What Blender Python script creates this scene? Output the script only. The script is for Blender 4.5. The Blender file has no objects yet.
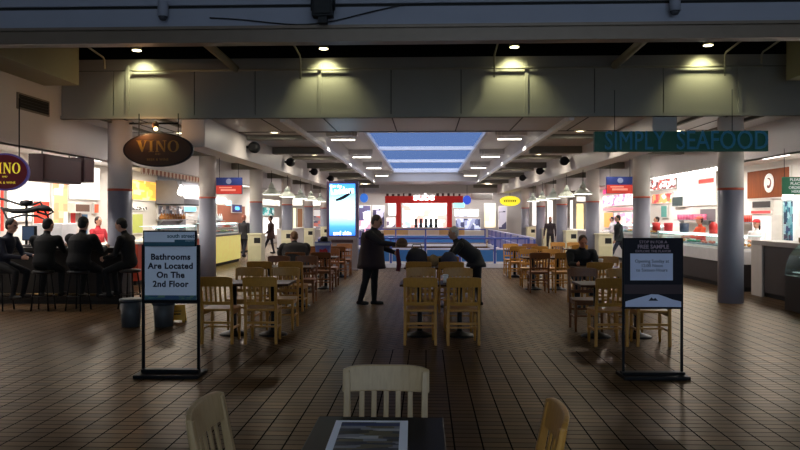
import bpy, bmesh, math, random
import numpy as np
from mathutils import Vector, Matrix, Euler
random.seed(7)
PI = math.pi
SC = bpy.context.scene
COL = SC.collection
V = Vector
# ------------------------------------------------------------------ camera model
FPX, HOR, VPX, EYE = 700.0, 217.0, 426.0, 1.65
YAW = math.atan((VPX - 400) / FPX)
def ray(u, v):
    dx = u - 400.0
    c, s = math.cos(YAW), math.sin(YAW)
    return V((dx * c - FPX * s, dx * s + FPX * c, HOR - v))
def onY(u, v, Y):
    d = ray(u, v); t = Y / d.y
    return V((d.x * t, Y, EYE + d.z * t))
def onX(u, v, X):
    d = ray(u, v); t = X / d.x
    return V((X, d.y * t, EYE + d.z * t))
cam = bpy.data.cameras.new('camera')
cam.lens = FPX / 800 * 36; cam.sensor_width = 36; cam.shift_y = -8 / 800
cam.clip_start = 0.05; cam.clip_end = 300
camo = bpy.data.objects.new('camera', cam); COL.objects.link(camo)
camo.location = (0, 0, EYE); camo.rotation_euler = (PI / 2, 0, YAW)
SC.camera = camo
# ------------------------------------------------------------------ materials
def lin(c):
    r = []
    for x in c:
        x = x / 255.0
        r.append(x / 12.92 if x <= .04045 else ((x + .055) / 1.055) ** 2.4)
    return tuple(r) + (1.0,)
MATS = {}
def mat(name, rgb, rough=.6, metal=0.0, spec=.4, var=.12, scale=6.0, emit=0.0, ergb=None, bump=0.0, stretch=(1, 1, 1)):
    if name in MATS: return MATS[name]
    m = bpy.data.materials.new(name); m.use_nodes = True
    nt = m.node_tree; b = nt.nodes['Principled BSDF']
    c = lin(rgb)
    tc = nt.nodes.new('ShaderNodeTexCoord'); mp = nt.nodes.new('ShaderNodeMapping')
    mp.inputs['Scale'].default_value = stretch
    nz = nt.nodes.new('ShaderNodeTexNoise'); nz.inputs['Scale'].default_value = scale; nz.inputs['Detail'].default_value = 4
    mx = nt.nodes.new('ShaderNodeMixRGB')
    mx.inputs[1].default_value = tuple(x * (1 - var) for x in c[:3]) + (1,)
    mx.inputs[2].default_value = tuple(min(1, x * (1 + var)) for x in c[:3]) + (1,)
    nt.links.new(tc.outputs['Object'], mp.inputs[0]); nt.links.new(mp.outputs[0], nz.inputs['Vector'])
    nt.links.new(nz.outputs['Fac'], mx.inputs[0]); nt.links.new(mx.outputs[0], b.inputs['Base Color'])
    b.inputs['Roughness'].default_value = rough; b.inputs['Metallic'].default_value = metal
    b.inputs['Specular IOR Level'].default_value = spec
    if bump:
        bp = nt.nodes.new('ShaderNodeBump'); bp.inputs['Strength'].default_value = bump; bp.inputs['Distance'].default_value = .01
        nt.links.new(nz.outputs['Fac'], bp.inputs['Height']); nt.links.new(bp.outputs[0], b.inputs['Normal'])
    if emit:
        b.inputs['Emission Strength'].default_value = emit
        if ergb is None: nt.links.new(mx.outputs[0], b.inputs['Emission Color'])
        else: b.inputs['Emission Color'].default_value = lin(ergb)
    MATS[name] = m
    return m
def mat_cells(name, cols, scale=(3, 3, 3), emit=0.0, rough=.5, rand=1.0):
    """patchwork of coloured cells: printed menu boards, shelves of packets"""
    if name in MATS: return MATS[name]
    m = bpy.data.materials.new(name); m.use_nodes = True
    nt = m.node_tree; b = nt.nodes['Principled BSDF']
    tc = nt.nodes.new('ShaderNodeTexCoord'); mp = nt.nodes.new('ShaderNodeMapping'); mp.inputs['Scale'].default_value = scale
    vo = nt.nodes.new('ShaderNodeTexVoronoi'); vo.inputs['Scale'].default_value = 1.0; vo.distance = 'CHEBYCHEV'; vo.inputs['Randomness'].default_value = rand
    rp = nt.nodes.new('ShaderNodeValToRGB'); rp.color_ramp.interpolation = 'CONSTANT'
    sp = nt.nodes.new('ShaderNodeSeparateColor')
    e = rp.color_ramp.elements
    n = len(cols)
    e[0].position = 0; e[0].color = lin(cols[0]); e[1].position = 1 / n; e[1].color = lin(cols[1])
    for i in range(2, n):
        k = e.new(i / n); k.color = lin(cols[i])
    nt.links.new(tc.outputs['Object'], mp.inputs[0]); nt.links.new(mp.outputs[0], vo.inputs['Vector'])
    nt.links.new(vo.outputs['Color'], sp.inputs[0]); nt.links.new(sp.outputs[0], rp.inputs[0])
    nt.links.new(rp.outputs[0], b.inputs['Base Color']); b.inputs['Roughness'].default_value = rough
    if emit:
        nt.links.new(rp.outputs[0], b.inputs['Emission Color']); b.inputs['Emission Strength'].default_value = emit
    MATS[name] = m
    return m
def mat_glass(name, rgb=(235, 245, 245), rough=.03):
    if name in MATS: return MATS[name]
    m = bpy.data.materials.new(name); m.use_nodes = True
    nt = m.node_tree; out = nt.nodes['Material Output']
    tr = nt.nodes.new('ShaderNodeBsdfTransparent'); tr.inputs[0].default_value = lin(rgb)
    gl = nt.nodes.new('ShaderNodeBsdfGlossy'); gl.inputs['Roughness'].default_value = rough
    lw = nt.nodes.new('ShaderNodeLayerWeight'); pw = nt.nodes.new('ShaderNodeMath'); pw.operation = 'POWER'; pw.inputs[1].default_value = 5
    fr = nt.nodes.new('ShaderNodeMath'); fr.operation = 'MULTIPLY_ADD'; fr.inputs[1].default_value = .7; fr.inputs[2].default_value = .03
    nt.links.new(lw.outputs['Facing'], pw.inputs[0]); nt.links.new(pw.outputs[0], fr.inputs[0])
    mx = nt.nodes.new('ShaderNodeMixShader')
    nt.links.new(fr.outputs[0], mx.inputs[0]); nt.links.new(tr.outputs[0], mx.inputs[1]); nt.links.new(gl.outputs[0], mx.inputs[2])
    nt.links.new(mx.outputs[0], out.inputs[0])
    MATS[name] = m
    return m
def mat_frost():
    m = bpy.data.materials.new('frosted_pane'); m.use_nodes = True; nt = m.node_tree; out = nt.nodes['Material Output']
    tr = nt.nodes.new('ShaderNodeBsdfTransparent'); tr.inputs[0].default_value = (.9, .93, .96, 1)
    tl = nt.nodes.new('ShaderNodeBsdfTranslucent'); tl.inputs[0].default_value = (.75, .8, .86, 1)
    mx = nt.nodes.new('ShaderNodeMixShader'); mx.inputs[0].default_value = .1
    nt.links.new(tr.outputs[0], mx.inputs[1]); nt.links.new(tl.outputs[0], mx.inputs[2]); nt.links.new(mx.outputs[0], out.inputs[0])
    return m
def mat_floor():
    m = bpy.data.materials.new('quarry_tile'); m.use_nodes = True
    nt = m.node_tree; b = nt.nodes['Principled BSDF']; L = nt.links.new
    geo = nt.nodes.new('ShaderNodeNewGeometry'); sx = nt.nodes.new('ShaderNodeSeparateXYZ'); L(geo.outputs['Position'], sx.inputs[0])
    def brick(rot, off, w, h, mortar):
        mp = nt.nodes.new('ShaderNodeMapping'); mp.inputs['Rotation'].default_value = (0, 0, rot); L(geo.outputs['Position'], mp.inputs[0])
        br = nt.nodes.new('ShaderNodeTexBrick'); br.offset = off; br.inputs['Scale'].default_value = 1
        br.inputs['Brick Width'].default_value = w; br.inputs['Row Height'].default_value = h
        br.inputs['Mortar Size'].default_value = mortar; br.inputs['Mortar Smooth'].default_value = .25; br.inputs['Bias'].default_value = -.1
        br.inputs['Color1'].default_value = lin((90, 64, 37)); br.inputs['Color2'].default_value = lin((62, 45, 26)); br.inputs['Mortar'].default_value = lin((14, 10, 8))
        L(mp.outputs[0], br.inputs[0]); return br
    b1 = brick(0, 0, .205, .105, .006); b2 = brick(PI / 4, .5, .205, .105, .0055)
    # wide joints run along the hall between the columns of tiles
    wv = nt.nodes.new('ShaderNodeMath'); wv.operation = 'PINGPONG'; wv.inputs[1].default_value = .1025; L(sx.outputs[0], wv.inputs[0])
    lt = nt.nodes.new('ShaderNodeMath'); lt.operation = 'LESS_THAN'; lt.inputs[1].default_value = .0062; L(wv.outputs[0], lt.inputs[0])
    gy = nt.nodes.new('ShaderNodeMath'); gy.operation = 'GREATER_THAN'; gy.inputs[1].default_value = 8.7; L(sx.outputs[1], gy.inputs[0])
    ax = nt.nodes.new('ShaderNodeMath'); ax.operation = 'ABSOLUTE'; L(sx.outputs[0], ax.inputs[0])
    lx = nt.nodes.new('ShaderNodeMath'); lx.operation = 'LESS_THAN'; lx.inputs[1].default_value = 3.4; L(ax.outputs[0], lx.inputs[0])
    zone = nt.nodes.new('ShaderNodeMath'); zone.operation = 'MULTIPLY'; L(gy.outputs[0], zone.inputs[0]); L(lx.outputs[0], zone.inputs[1])
    inv = nt.nodes.new('ShaderNodeMath'); inv.operation = 'SUBTRACT'; inv.inputs[0].default_value = 1; L(zone.outputs[0], inv.inputs[1])
    wid = nt.nodes.new('ShaderNodeMath'); wid.operation = 'MULTIPLY'; L(lt.outputs[0], wid.inputs[0]); L(inv.outputs[0], wid.inputs[1])
    mc = nt.nodes.new('ShaderNodeMixRGB'); L(zone.outputs[0], mc.inputs[0]); L(b1.outputs[0], mc.inputs[1]); L(b2.outputs[0], mc.inputs[2])
    md = nt.nodes.new('ShaderNodeMixRGB'); L(wid.outputs[0], md.inputs[0]); L(mc.outputs[0], md.inputs[1]); md.inputs[2].default_value = lin((8, 6, 5))
    nz = nt.nodes.new('ShaderNodeTexNoise'); nz.inputs['Scale'].default_value = .9; nz.inputs['Detail'].default_value = 6; L(geo.outputs['Position'], nz.inputs['Vector'])
    cr = nt.nodes.new('ShaderNodeMapRange'); cr.inputs[1].default_value = .3; cr.inputs[2].default_value = .7; cr.inputs[3].default_value = .72; cr.inputs[4].default_value = 1.15; L(nz.outputs[0], cr.inputs[0])
    mm = nt.nodes.new('ShaderNodeMixRGB'); mm.blend_type = 'MULTIPLY'; mm.inputs[0].default_value = 1; L(md.outputs[0], mm.inputs[1]); L(cr.outputs[0], mm.inputs[2])
    L(mm.outputs[0], b.inputs['Base Color'])
    fm = nt.nodes.new('ShaderNodeMixRGB'); L(zone.outputs[0], fm.inputs[0]); L(b1.outputs['Fac'], fm.inputs[1]); L(b2.outputs['Fac'], fm.inputs[2])
    mxx = nt.nodes.new('ShaderNodeMath'); mxx.operation = 'MAXIMUM'; L(fm.outputs[0], mxx.inputs[0]); L(wid.outputs[0], mxx.inputs[1])
    rr = nt.nodes.new('ShaderNodeMapRange'); rr.inputs[3].default_value = .3; rr.inputs[4].default_value = .8; L(mxx.outputs[0], rr.inputs[0]); L(rr.outputs[0], b.inputs['Roughness'])
    n2 = nt.nodes.new('ShaderNodeTexNoise'); n2.inputs['Scale'].default_value = 14; L(geo.outputs['Position'], n2.inputs['Vector'])
    hh = nt.nodes.new('ShaderNodeMath'); hh.operation = 'MULTIPLY_ADD'; hh.inputs[1].default_value = -1.0; L(mxx.outputs[0], hh.inputs[0]); L(n2.outputs[0], hh.inputs[2])
    bp = nt.nodes.new('ShaderNodeBump'); bp.inputs['Strength'].default_value = .3; bp.inputs['Distance'].default_value = .004; L(hh.outputs[0], bp.inputs['Height']); L(bp.outputs[0], b.inputs['Normal'])
    nt.nodes.remove(b); out = nt.nodes['Material Output']
    df = nt.nodes.new('ShaderNodeBsdfDiffuse'); gl = nt.nodes.new('ShaderNodeBsdfGlossy'); fr = nt.nodes.new('ShaderNodeFresnel'); fr.inputs[0].default_value = 1.42
    sc = nt.nodes.new('ShaderNodeMath'); sc.operation = 'MULTIPLY'; sc.inputs[1].default_value = .37; L(fr.outputs[0], sc.inputs[0])
    gm = nt.nodes.new('ShaderNodeMath'); gm.operation = 'MULTIPLY_ADD'; gm.inputs[1].default_value = -.9; gm.inputs[2].default_value = 1; L(mxx.outputs[0], gm.inputs[0])
    sg = nt.nodes.new('ShaderNodeMath'); sg.operation = 'MULTIPLY'; L(sc.outputs[0], sg.inputs[0]); L(gm.outputs[0], sg.inputs[1])
    gl.inputs[0].default_value = (.94, .86, .76, 1)
    mix = nt.nodes.new('ShaderNodeMixShader'); L(sg.outputs[0], mix.inputs[0]); L(df.outputs[0], mix.inputs[1]); L(gl.outputs[0], mix.inputs[2]); L(mix.outputs[0], out.inputs[0])
    L(mm.outputs[0], df.inputs[0]); L(rr.outputs[0], gl.inputs[1])
    for q in (df, gl): L(bp.outputs[0], q.inputs['Normal'])
    return m
# ------------------------------------------------------------------ mesh builder
class MB:
    def __init__(s): s.v = []; s.f = []; s.m = []; s.sm = []
    def add(s, vs, fs, m=0, smooth=False):
        b = len(s.v); s.v += [tuple(p) for p in vs]
        for f in fs: s.f.append([b + i for i in f]); s.m.append(m); s.sm.append(smooth)
        return s
    def box(s, x0, y0, z0, x1, y1, z1, m=0):
        vs = [(x0, y0, z0), (x1, y0, z0), (x1, y1, z0), (x0, y1, z0), (x0, y0, z1), (x1, y0, z1), (x1, y1, z1), (x0, y1, z1)]
        return s.add(vs, [(0, 3, 2, 1), (4, 5, 6, 7), (0, 1, 5, 4), (1, 2, 6, 5), (2, 3, 7, 6), (3, 0, 4, 7)], m)
    def obox(s, c, size, rot=(0, 0, 0), m=0):
        R = Euler(rot).to_matrix(); h = V(size) / 2
        vs = [V(c) + R @ V((sx * h.x, sy * h.y, sz * h.z)) for sz in (-1, 1) for sx, sy in ((-1, -1), (1, -1), (1, 1), (-1, 1))]
        return s.add(vs, [(0, 3, 2, 1), (4, 5, 6, 7), (0, 1, 5, 4), (1, 2, 6, 5), (2, 3, 7, 6), (3, 0, 4, 7)], m)
    def bar(s, p0, p1, w, d, m=0, w1=None, d1=None):
        """rectangular bar from p0 to p1; w across x, d across y (for mostly upright bars)"""
        w1 = w if w1 is None else w1; d1 = d if d1 is None else d1
        vs = []
        for p, a, b in ((p0, w, d), (p1, w1, d1)):
            for sx, sy in ((-1, -1), (1, -1), (1, 1), (-1, 1)): vs.append((p[0] + sx * a / 2, p[1] + sy * b / 2, p[2]))
        return s.add(vs, [(0, 3, 2, 1), (4, 5, 6, 7), (0, 1, 5, 4), (1, 2, 6, 5), (2, 3, 7, 6), (3, 0, 4, 7)], m)
    def tube(s, pts, r, n=8, m=0, smooth=True, caps=True):
        pts = [V(p) for p in pts]; rs = r if isinstance(r, (list, tuple)) else [r] * len(pts)
        vs = []; up = None
        for i, p in enumerate(pts):
            t = (pts[min(i + 1, len(pts) - 1)] - pts[max(i - 1, 0)]).normalized()
            if up is None:
                up = t.orthogonal().normalized()
            a = (up - t * up.dot(t))
            a = a.normalized() if a.length > 1e-6 else t.orthogonal().normalized()
            up = a; b = t.cross(a)
            for k in range(n):
                q = 2 * PI * k / n; vs.append(p + (a * math.cos(q) + b * math.sin(q)) * rs[i])
        fs = []
        for i in range(len(pts) - 1):
            for k in range(n):
                k2 = (k + 1) % n; fs.append((i * n + k, i * n + k2, (i + 1) * n + k2, (i + 1) * n + k))
        s.add(vs, fs, m, smooth)
        if caps:
            b = len(s.v) - len(vs)
            s.f.append([b + k for k in reversed(range(n))]); s.f.append([b + (len(pts) - 1) * n + k for k in range(n)]); s.m += [m, m]; s.sm += [False, False]
        return s
    def lathe(s, prof, c=(0, 0, 0), n=24, m=0, smooth=True, sx=1.0, sy=1.0, rot=None):
        vs = []; R = rot.to_matrix() if rot else Matrix.Identity(3)
        for r, z in prof:
            for k in range(n):
                q = 2 * PI * k / n; vs.append(V(c) + R @ V((r * math.cos(q) * sx, r * math.sin(q) * sy, z)))
        fs = []
        for i in range(len(prof) - 1):
            for k in range(n):
                k2 = (k + 1) % n; fs.append((i * n + k, i * n + k2, (i + 1) * n + k2, (i + 1) * n + k))
        s.add(vs, fs, m, smooth)
        b = len(s.v) - len(vs)
        if prof[0][0] > 1e-5: s.f.append([b + k for k in reversed(range(n))]); s.m.append(m); s.sm.append(False)
        if prof[-1][0] > 1e-5: s.f.append([b + (len(prof) - 1) * n + k for k in range(n)]); s.m.append(m); s.sm.append(False)
        return s
    def ell(s, c, r, n=14, m=0, rot=None):
        k = max(6, n // 2 + 1)
        prof = [(math.sin(PI * i / k), -math.cos(PI * i / k)) for i in range(k + 1)]
        R = rot.to_matrix() if rot else Matrix.Identity(3)
        vs = []
        for pr, z in prof:
            for j in range(n):
                q = 2 * PI * j / n; vs.append(V(c) + R @ V((pr * math.cos(q) * r[0], pr * math.sin(q) * r[1], z * r[2])))
        fs = [(i * n + j, i * n + (j + 1) % n, (i + 1) * n + (j + 1) % n, (i + 1) * n + j) for i in range(k) for j in range(n)]
        return s.add(vs, fs, m, True)
    def prism(s, poly, o, ax, ay, az, m=0):
        """poly in the plane o + x*ax + y*ay, extruded by az"""
        o, ax, ay, az = V(o), V(ax), V(ay), V(az); n = len(poly)
        vs = [o + ax * p[0] + ay * p[1] for p in poly] + [o + ax * p[0] + ay * p[1] + az for p in poly]
        fs = [list(range(n))[::-1], list(range(n, 2 * n))] + [(i, (i + 1) % n, n + (i + 1) % n, n + i) for i in range(n)]
        return s.add(vs, fs, m)
    def mesh(s, name):
        me = bpy.data.meshes.new(name); me.from_pydata(s.v, [], s.f); me.validate()
        for i, p in enumerate(me.polygons):
            if i < len(s.m): p.material_index = s.m[i]; p.use_smooth = s.sm[i]
        bm = bmesh.new(); bm.from_mesh(me); bmesh.ops.remove_doubles(bm, verts=bm.verts, dist=1e-6)
        bmesh.ops.recalc_face_normals(bm, faces=bm.faces); bm.to_mesh(me); bm.free()
        return me
    def build(s, name, mats, parent=None, bevel=0.0, seg=2, loc=None, rot=None):
        me = s.mesh(name)
        for x in (mats if isinstance(mats, (list, tuple)) else [mats]): me.materials.append(x)
        o = bpy.data.objects.new(name, me); COL.objects.link(o)
        if parent: o.parent = parent
        if loc is not None: o.location = loc
        if rot is not None: o.rotation_euler = rot
        if bevel:
            b = o.modifiers.new('bevel', 'BEVEL'); b.width = bevel; b.segments = seg; b.limit_method = 'ANGLE'; b.angle_limit = math.radians(40)
        return o
def tag(o, label, cat, group=None, kind=None):
    o['label'] = label; o['category'] = cat
    if group: o['group'] = group
    if kind: o['kind'] = kind
    return o
def thing(name, label, cat, loc=(0, 0, 0), rz=0.0, group=None):
    o = bpy.data.objects.new(name, None); COL.objects.link(o)
    o.location = loc; o.rotation_euler = (0, 0, rz); o.empty_display_size = .1
    return tag(o, label, cat, group)
def struct(mb, name, mats, label, cat, bevel=0.0):
    o = mb.build(name, mats, bevel=bevel); return tag(o, label, cat, kind='structure')
KIDS = {}
def dup(root, loc, rz, label, group=None):
    def cp(o, par):
        c = o.copy(); COL.objects.link(c)
        if par: c.parent = par; c.matrix_parent_inverse = o.matrix_parent_inverse.copy()
        for ch in [x for x in KIDS.get(o.name, [])]: cp(ch, c)
        return c
    if root.name not in KIDS:
        def reg(o):
            KIDS[o.name] = list(o.children)
            for ch in o.children: reg(ch)
        reg(root)
    r = cp(root, None); r.location = loc; r.rotation_euler = (0, 0, rz); r['label'] = label
    if group: r['group'] = group
    return r
def text(s, size, m, parent, loc, rot=(PI / 2, 0, 0), ext=.002, name='lettering', align='CENTER', bold=0.0, sx=1.0, sp=1.0, label=None, line=1.0):
    cu = bpy.data.curves.new('t', 'FONT'); cu.body = s; cu.size = size; cu.extrude = ext; cu.align_x = align; cu.align_y = 'CENTER'
    cu.offset = bold; cu.space_character = sp; cu.resolution_u = 3; cu.space_line = line
    t = bpy.data.objects.new('t', cu); COL.objects.link(t)
    me = bpy.data.meshes.new_from_object(t); bpy.data.objects.remove(t); me.name = name
    me.materials.clear(); me.materials.append(m)
    o = bpy.data.objects.new(name, me); COL.objects.link(o)
    if parent: o.parent = parent
    o.location = loc; o.rotation_euler = rot; o.scale = (sx, 1, 1)
    return o
def area(loc, rot, sx, sy, power, col=(1, 1, 1), name='area_light', spread=None):
    l = bpy.data.lights.new(name, 'AREA'); l.shape = 'RECTANGLE'; l.size = sx; l.size_y = sy; l.energy = power; l.color = col
    if spread: l.spread = spread
    o = bpy.data.objects.new(name, l); COL.objects.link(o); o.location = loc; o.rotation_euler = rot; return o
ORD = ['first', 'second', 'third', 'fourth', 'fifth', 'sixth', 'seventh', 'eighth', 'ninth', 'tenth']
# ------------------------------------------------------------------ shared materials
M_floor = mat_floor()
M_paint = mat('grey_white_paint', (202, 196, 192), .42, var=.05, scale=2)
M_fascia = mat('fascia_paint', (152, 149, 140), .6, var=.06, scale=2)
M_beamblue = mat('beam_paint', (136, 138, 150), .6, var=.06, scale=3)
M_olive = mat('side_beam_paint', (140, 136, 112), .6, var=.05, scale=2)
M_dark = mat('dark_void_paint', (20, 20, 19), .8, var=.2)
M_blackmetal = mat('black_metal', (15, 15, 18), .5, 0, .15, var=.2)
M_pipe = mat('painted_pipe', (150, 146, 130), .5, var=.08)
M_white = mat('white_wall', (235, 230, 224), .6, var=.03)
M_oak = mat('honey_oak', (176, 124, 50), .42, var=.28, scale=9, stretch=(8, 8, .8), bump=.08)
M_oak_bluelit = mat('oak_bluish_light', (156, 130, 92), .42, var=.22, scale=9, stretch=(8, 8, .8), bump=.08)  # honey oak greyed so the bluish front light sits in its colour
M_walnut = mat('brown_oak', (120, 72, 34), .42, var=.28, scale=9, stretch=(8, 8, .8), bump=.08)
M_laminate = mat('black_laminate', (14, 15, 19), .4, 0, .06, var=.15, scale=30)
M_browntop = mat('brown_tabletop', (70, 44, 24), .45, 0, .12, var=.2, scale=8, stretch=(1, 8, 1))
M_iron = mat('cast_iron', (26, 26, 28), .4, .6, var=.2)
M_steel = mat('brushed_steel', (168, 170, 174), .3, .9, var=.06, scale=20)
M_glass = mat_glass('clear_glass')
M_paper = mat('white_paper', (232, 234, 240), .6, var=.02)
M_ink = mat('navy_ink', (22, 24, 44), .6, var=.05)
M_black = mat('matt_black', (10, 10, 12), .6, var=.2)
# ================================================================== THE SETTING
HX, SB = 6.9, 9.8            # shop-front line, back wall of the shops
BAYS = [13.75, 19.35, 24.95, 30.55, 36.15, 41.75]
VX, VY0, VY1 = 3.45, 22.95, 39.5     # floor opening behind the railing
f = MB()
for x0, y0, x1, y1 in ((-SB, -6, SB, VY0), (-SB, VY1, SB, 48), (-SB, VY0, -VX, VY1), (VX, VY0, SB, VY1)):
    f.box(x0, y0, -.12, x1, y1, 0)
struct(f, 'floor', M_floor, 'brown quarry tile floor of the food hall', 'floor')
f = MB()
f.box(-VX - .1, VY0 - .1, -4.2, VX + .1, VY1 + .1, -4.0)
for x0, y0, x1, y1 in ((-VX - .1, VY0, -VX, VY1), (VX, VY0, VX + .1, VY1), (-VX, VY0 - .1, VX, VY0), (-VX, VY1, VX, VY1 + .1)):
    f.box(x0, y0, -4.1, x1, y1, -.121)
struct(f, 'wall_lower', M_paint, 'walls of the opening down to the lower level', 'wall')
# bulkheads above the shop fronts, solid side walls near the camera
for s, nm in ((-1, 'left'), (1, 'right')):
    f = MB(); a, b = sorted((s * HX, s * (HX + .2)))
    f.box(a, 9, 2.87, b, 45, 5.2); f.box(a, -6, -.05, b, 9, 6.5)
    f.box(min(a, s * (HX - .03)), 9, 2.87, max(b, s * (HX - .03)), 45, 2.93)
    struct(f, 'wall_' + nm, M_paint, f'grey bulkhead wall above the {nm} row of food stalls', 'wall')
    f = MB(); a, b = sorted((s * SB, s * (SB + .15)))
    f.box(a, 9, 0, b, 48, 3.3)
    a, b = sorted((s * (HX + .2), s * SB)); f.box(a, 8.9, 0, b, 9, 3.3)
    struct(f, 'wall_back_' + nm, M_white, f'white back wall inside the {nm} food stalls', 'wall')
    f = MB(); f.box(a, 9, 3.2, b, 48, 3.3)
    struct(f, 'ceiling_stall_' + nm, M_white, f'white ceiling inside the {nm} food stalls', 'ceiling')
# end of the hall
f = MB(); f.box(-SB, 47.5, 0, SB, 47.7, 3.6)
struct(f, 'wall_end', M_paint, 'far end wall of the food hall', 'wall')
# low ceiling with the central recess and skylight
f = MB()
for s in (-1, 1):
    a, b = sorted((s * 2.75, s * HX)); f.box(a, 13.1, 3.56, b, 47.5, 3.68)
    a, b = sorted((s * 2.75, s * 2.87)); f.box(a, 13.1, 3.68, b, 37.5, 4.15)
    a, b = sorted((s * 1.75, s * 2.87)); f.box(a, 13.1, 4.05, b, 37.5, 4.17)
f.box(-1.75, 13.1, 4.05, 1.75, 19.6, 4.17); f.box(-2.75, 13.1, 3.56, 2.75, 15.6, 3.68); f.box(-2.75, 15.5, 3.68, 2.75, 15.6, 4.05)
f.box(-2.75, 37.5, 3.56, 2.75, 47.5, 3.68); f.box(-2.75, 37.5, 3.68, 2.75, 37.62, 4.15)
f.box(-6.9, 42.0, 3.08, 6.9, 42.15, 3.56)
struct(f, 'ceiling', M_paint, 'low grey ceiling of the hall with a long central recess', 'ceiling')
# skylight: glazing bars and panes over the recess, dusk sky beyond
f = MB()
for y in (19.7, 24.95, 30.55, 36.15, 37.4): f.box(-1.75, y - .05, 4.03, 1.75, y + .05, 4.16)
f.box(-1.75, 19.6, 4.02, -1.68, 37.5, 4.16); f.box(1.68, 19.6, 4.02, 1.75, 37.5, 4.16)
sk = struct(f, 'window_1', mat('skylight_bars', (235, 236, 240), .5), 'white glazing bars of the blue skylight', 'skylight')
f = MB(); f.box(-1.68, 19.7, 4.1, 1.68, 37.4, 4.115)
f.build('pane', mat_frost(), sk)
# beams, rails and cross members of the low ceiling
for s, nm in ((-1, 'left'), (1, 'right')):
    f = MB(); a, b = sorted((s * 4.2, s * 4.65)); f.box(a, 13.15, 2.98, b, 41.5, 3.56)
    struct(f, 'beam_' + nm, M_paint, f'long grey ceiling beam running down the {nm} side', 'beam', .01)
    f = MB()
    for y in BAYS[1:]:
        a, b = sorted((s * 2.8, s * 4.2)); f.box(a, y - .35, 3.38, b, y - .1, 3.56)
        a, b = sorted((s * 4.65, s * 6.9)); f.box(a, y - .35, 3.34, b, y - .1, 3.56)
        a, b = sorted((s * 2.8, s * 4.2)); f.box(a, y - 3.1, 3.46, b, y - 2.95, 3.56)
    for x in (5.1, 6.2): f.box(s * x - .03, 13.15, 3.5, s * x + .03, 41.5, 3.56)
    struct(f, 'beam_cross_' + nm, mat('cross_beam_paint', (120, 116, 104), .6), f'cross beams under the {nm} part of the ceiling', 'beam')
    f = MB(); f.box(s * 2.72 - .05, 13.2, 3.46, s * 2.72 + .05, 37.4, 3.56)
    struct(f, 'trim_rail_' + nm, mat('white_trim', (240, 238, 236), .4), f'thin white edge rail of the ceiling recess, {nm} side', 'trim')
    # beam end blocks over the dark gap
    f = MB(); a, b = sorted((s * 6.25, s * 6.9)); f.box(a, 8.35, 4.02, b, 12.4, 4.75)
    struct(f, 'beam_side_' + nm, M_olive, f'deep beam over the gap at the {nm} wall', 'beam', .01)
f = MB()
for y in BAYS[1:5]: f.box(-2.75, y - .14, 3.88, -1.9, y + .02, 4.05); f.box(1.9, y - .14, 3.88, 2.75, y + .02, 4.05)
struct(f, 'beam_recess', M_paint, 'short stub beams in the ceiling recess that carry the strip lamps', 'beam')
# panelled fascia of the low ceiling, lit from above
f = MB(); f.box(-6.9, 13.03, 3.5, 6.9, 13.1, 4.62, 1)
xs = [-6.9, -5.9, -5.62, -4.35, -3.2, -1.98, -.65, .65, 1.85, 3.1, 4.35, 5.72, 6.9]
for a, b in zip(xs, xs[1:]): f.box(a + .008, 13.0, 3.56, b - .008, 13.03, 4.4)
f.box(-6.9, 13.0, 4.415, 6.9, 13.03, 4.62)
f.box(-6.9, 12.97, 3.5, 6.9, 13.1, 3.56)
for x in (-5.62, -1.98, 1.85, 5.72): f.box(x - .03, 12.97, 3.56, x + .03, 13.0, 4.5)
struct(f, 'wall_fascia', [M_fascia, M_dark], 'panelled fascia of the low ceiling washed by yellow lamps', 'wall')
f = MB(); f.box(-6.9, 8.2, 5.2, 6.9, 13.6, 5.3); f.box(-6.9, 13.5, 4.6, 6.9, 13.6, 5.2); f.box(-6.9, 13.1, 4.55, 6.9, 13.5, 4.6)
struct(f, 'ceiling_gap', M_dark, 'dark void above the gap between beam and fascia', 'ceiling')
# the beam across the front
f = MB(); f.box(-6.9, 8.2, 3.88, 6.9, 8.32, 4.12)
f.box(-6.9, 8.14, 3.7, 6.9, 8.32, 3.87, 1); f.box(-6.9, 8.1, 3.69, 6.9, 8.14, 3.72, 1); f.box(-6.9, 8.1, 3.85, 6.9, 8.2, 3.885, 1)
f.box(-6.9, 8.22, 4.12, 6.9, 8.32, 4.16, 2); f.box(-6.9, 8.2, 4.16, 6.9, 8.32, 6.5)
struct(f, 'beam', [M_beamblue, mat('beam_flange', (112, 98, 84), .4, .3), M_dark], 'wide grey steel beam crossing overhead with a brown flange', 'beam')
f = MB(); f.box(-6.9, -6, 6.5, 6.9, 8.32, 6.6)
struct(f, 'ceiling_added', M_paint, 'unseen high ceiling added over the front seating to hold off sky light', 'ceiling')  # unseen lid over the foreground, added to cut down the sky light
# unseen glazing behind the camera, added and sized to light the foreground
f = MB()
for x in np.linspace(-3.2, 6.85, 6): f.box(x - .05, -6.1, 0, x + .05, -6, 6.5)
for z in (.05, 2.4, 4.4, 6.45): f.box(-3.2, -6.1, z - .05, 6.9, -6, z + .05)
w2 = struct(f, 'window_added', M_blackmetal, 'unseen tall glazing added behind the seating for front light', 'window')
g = MB(); g.box(-6.9, -6.15, 0, -3.25, -6, 6.5); struct(g, 'wall_added', M_paint, 'unseen solid wall added behind the seating to dim the left', 'wall')  # unseen solid part beside the glazing, added to darken the left foreground
f = MB(); f.box(-3.2, -6.06, .1, 6.9, -6.045, 6.4); f.build('pane', M_glass, w2)
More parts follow.
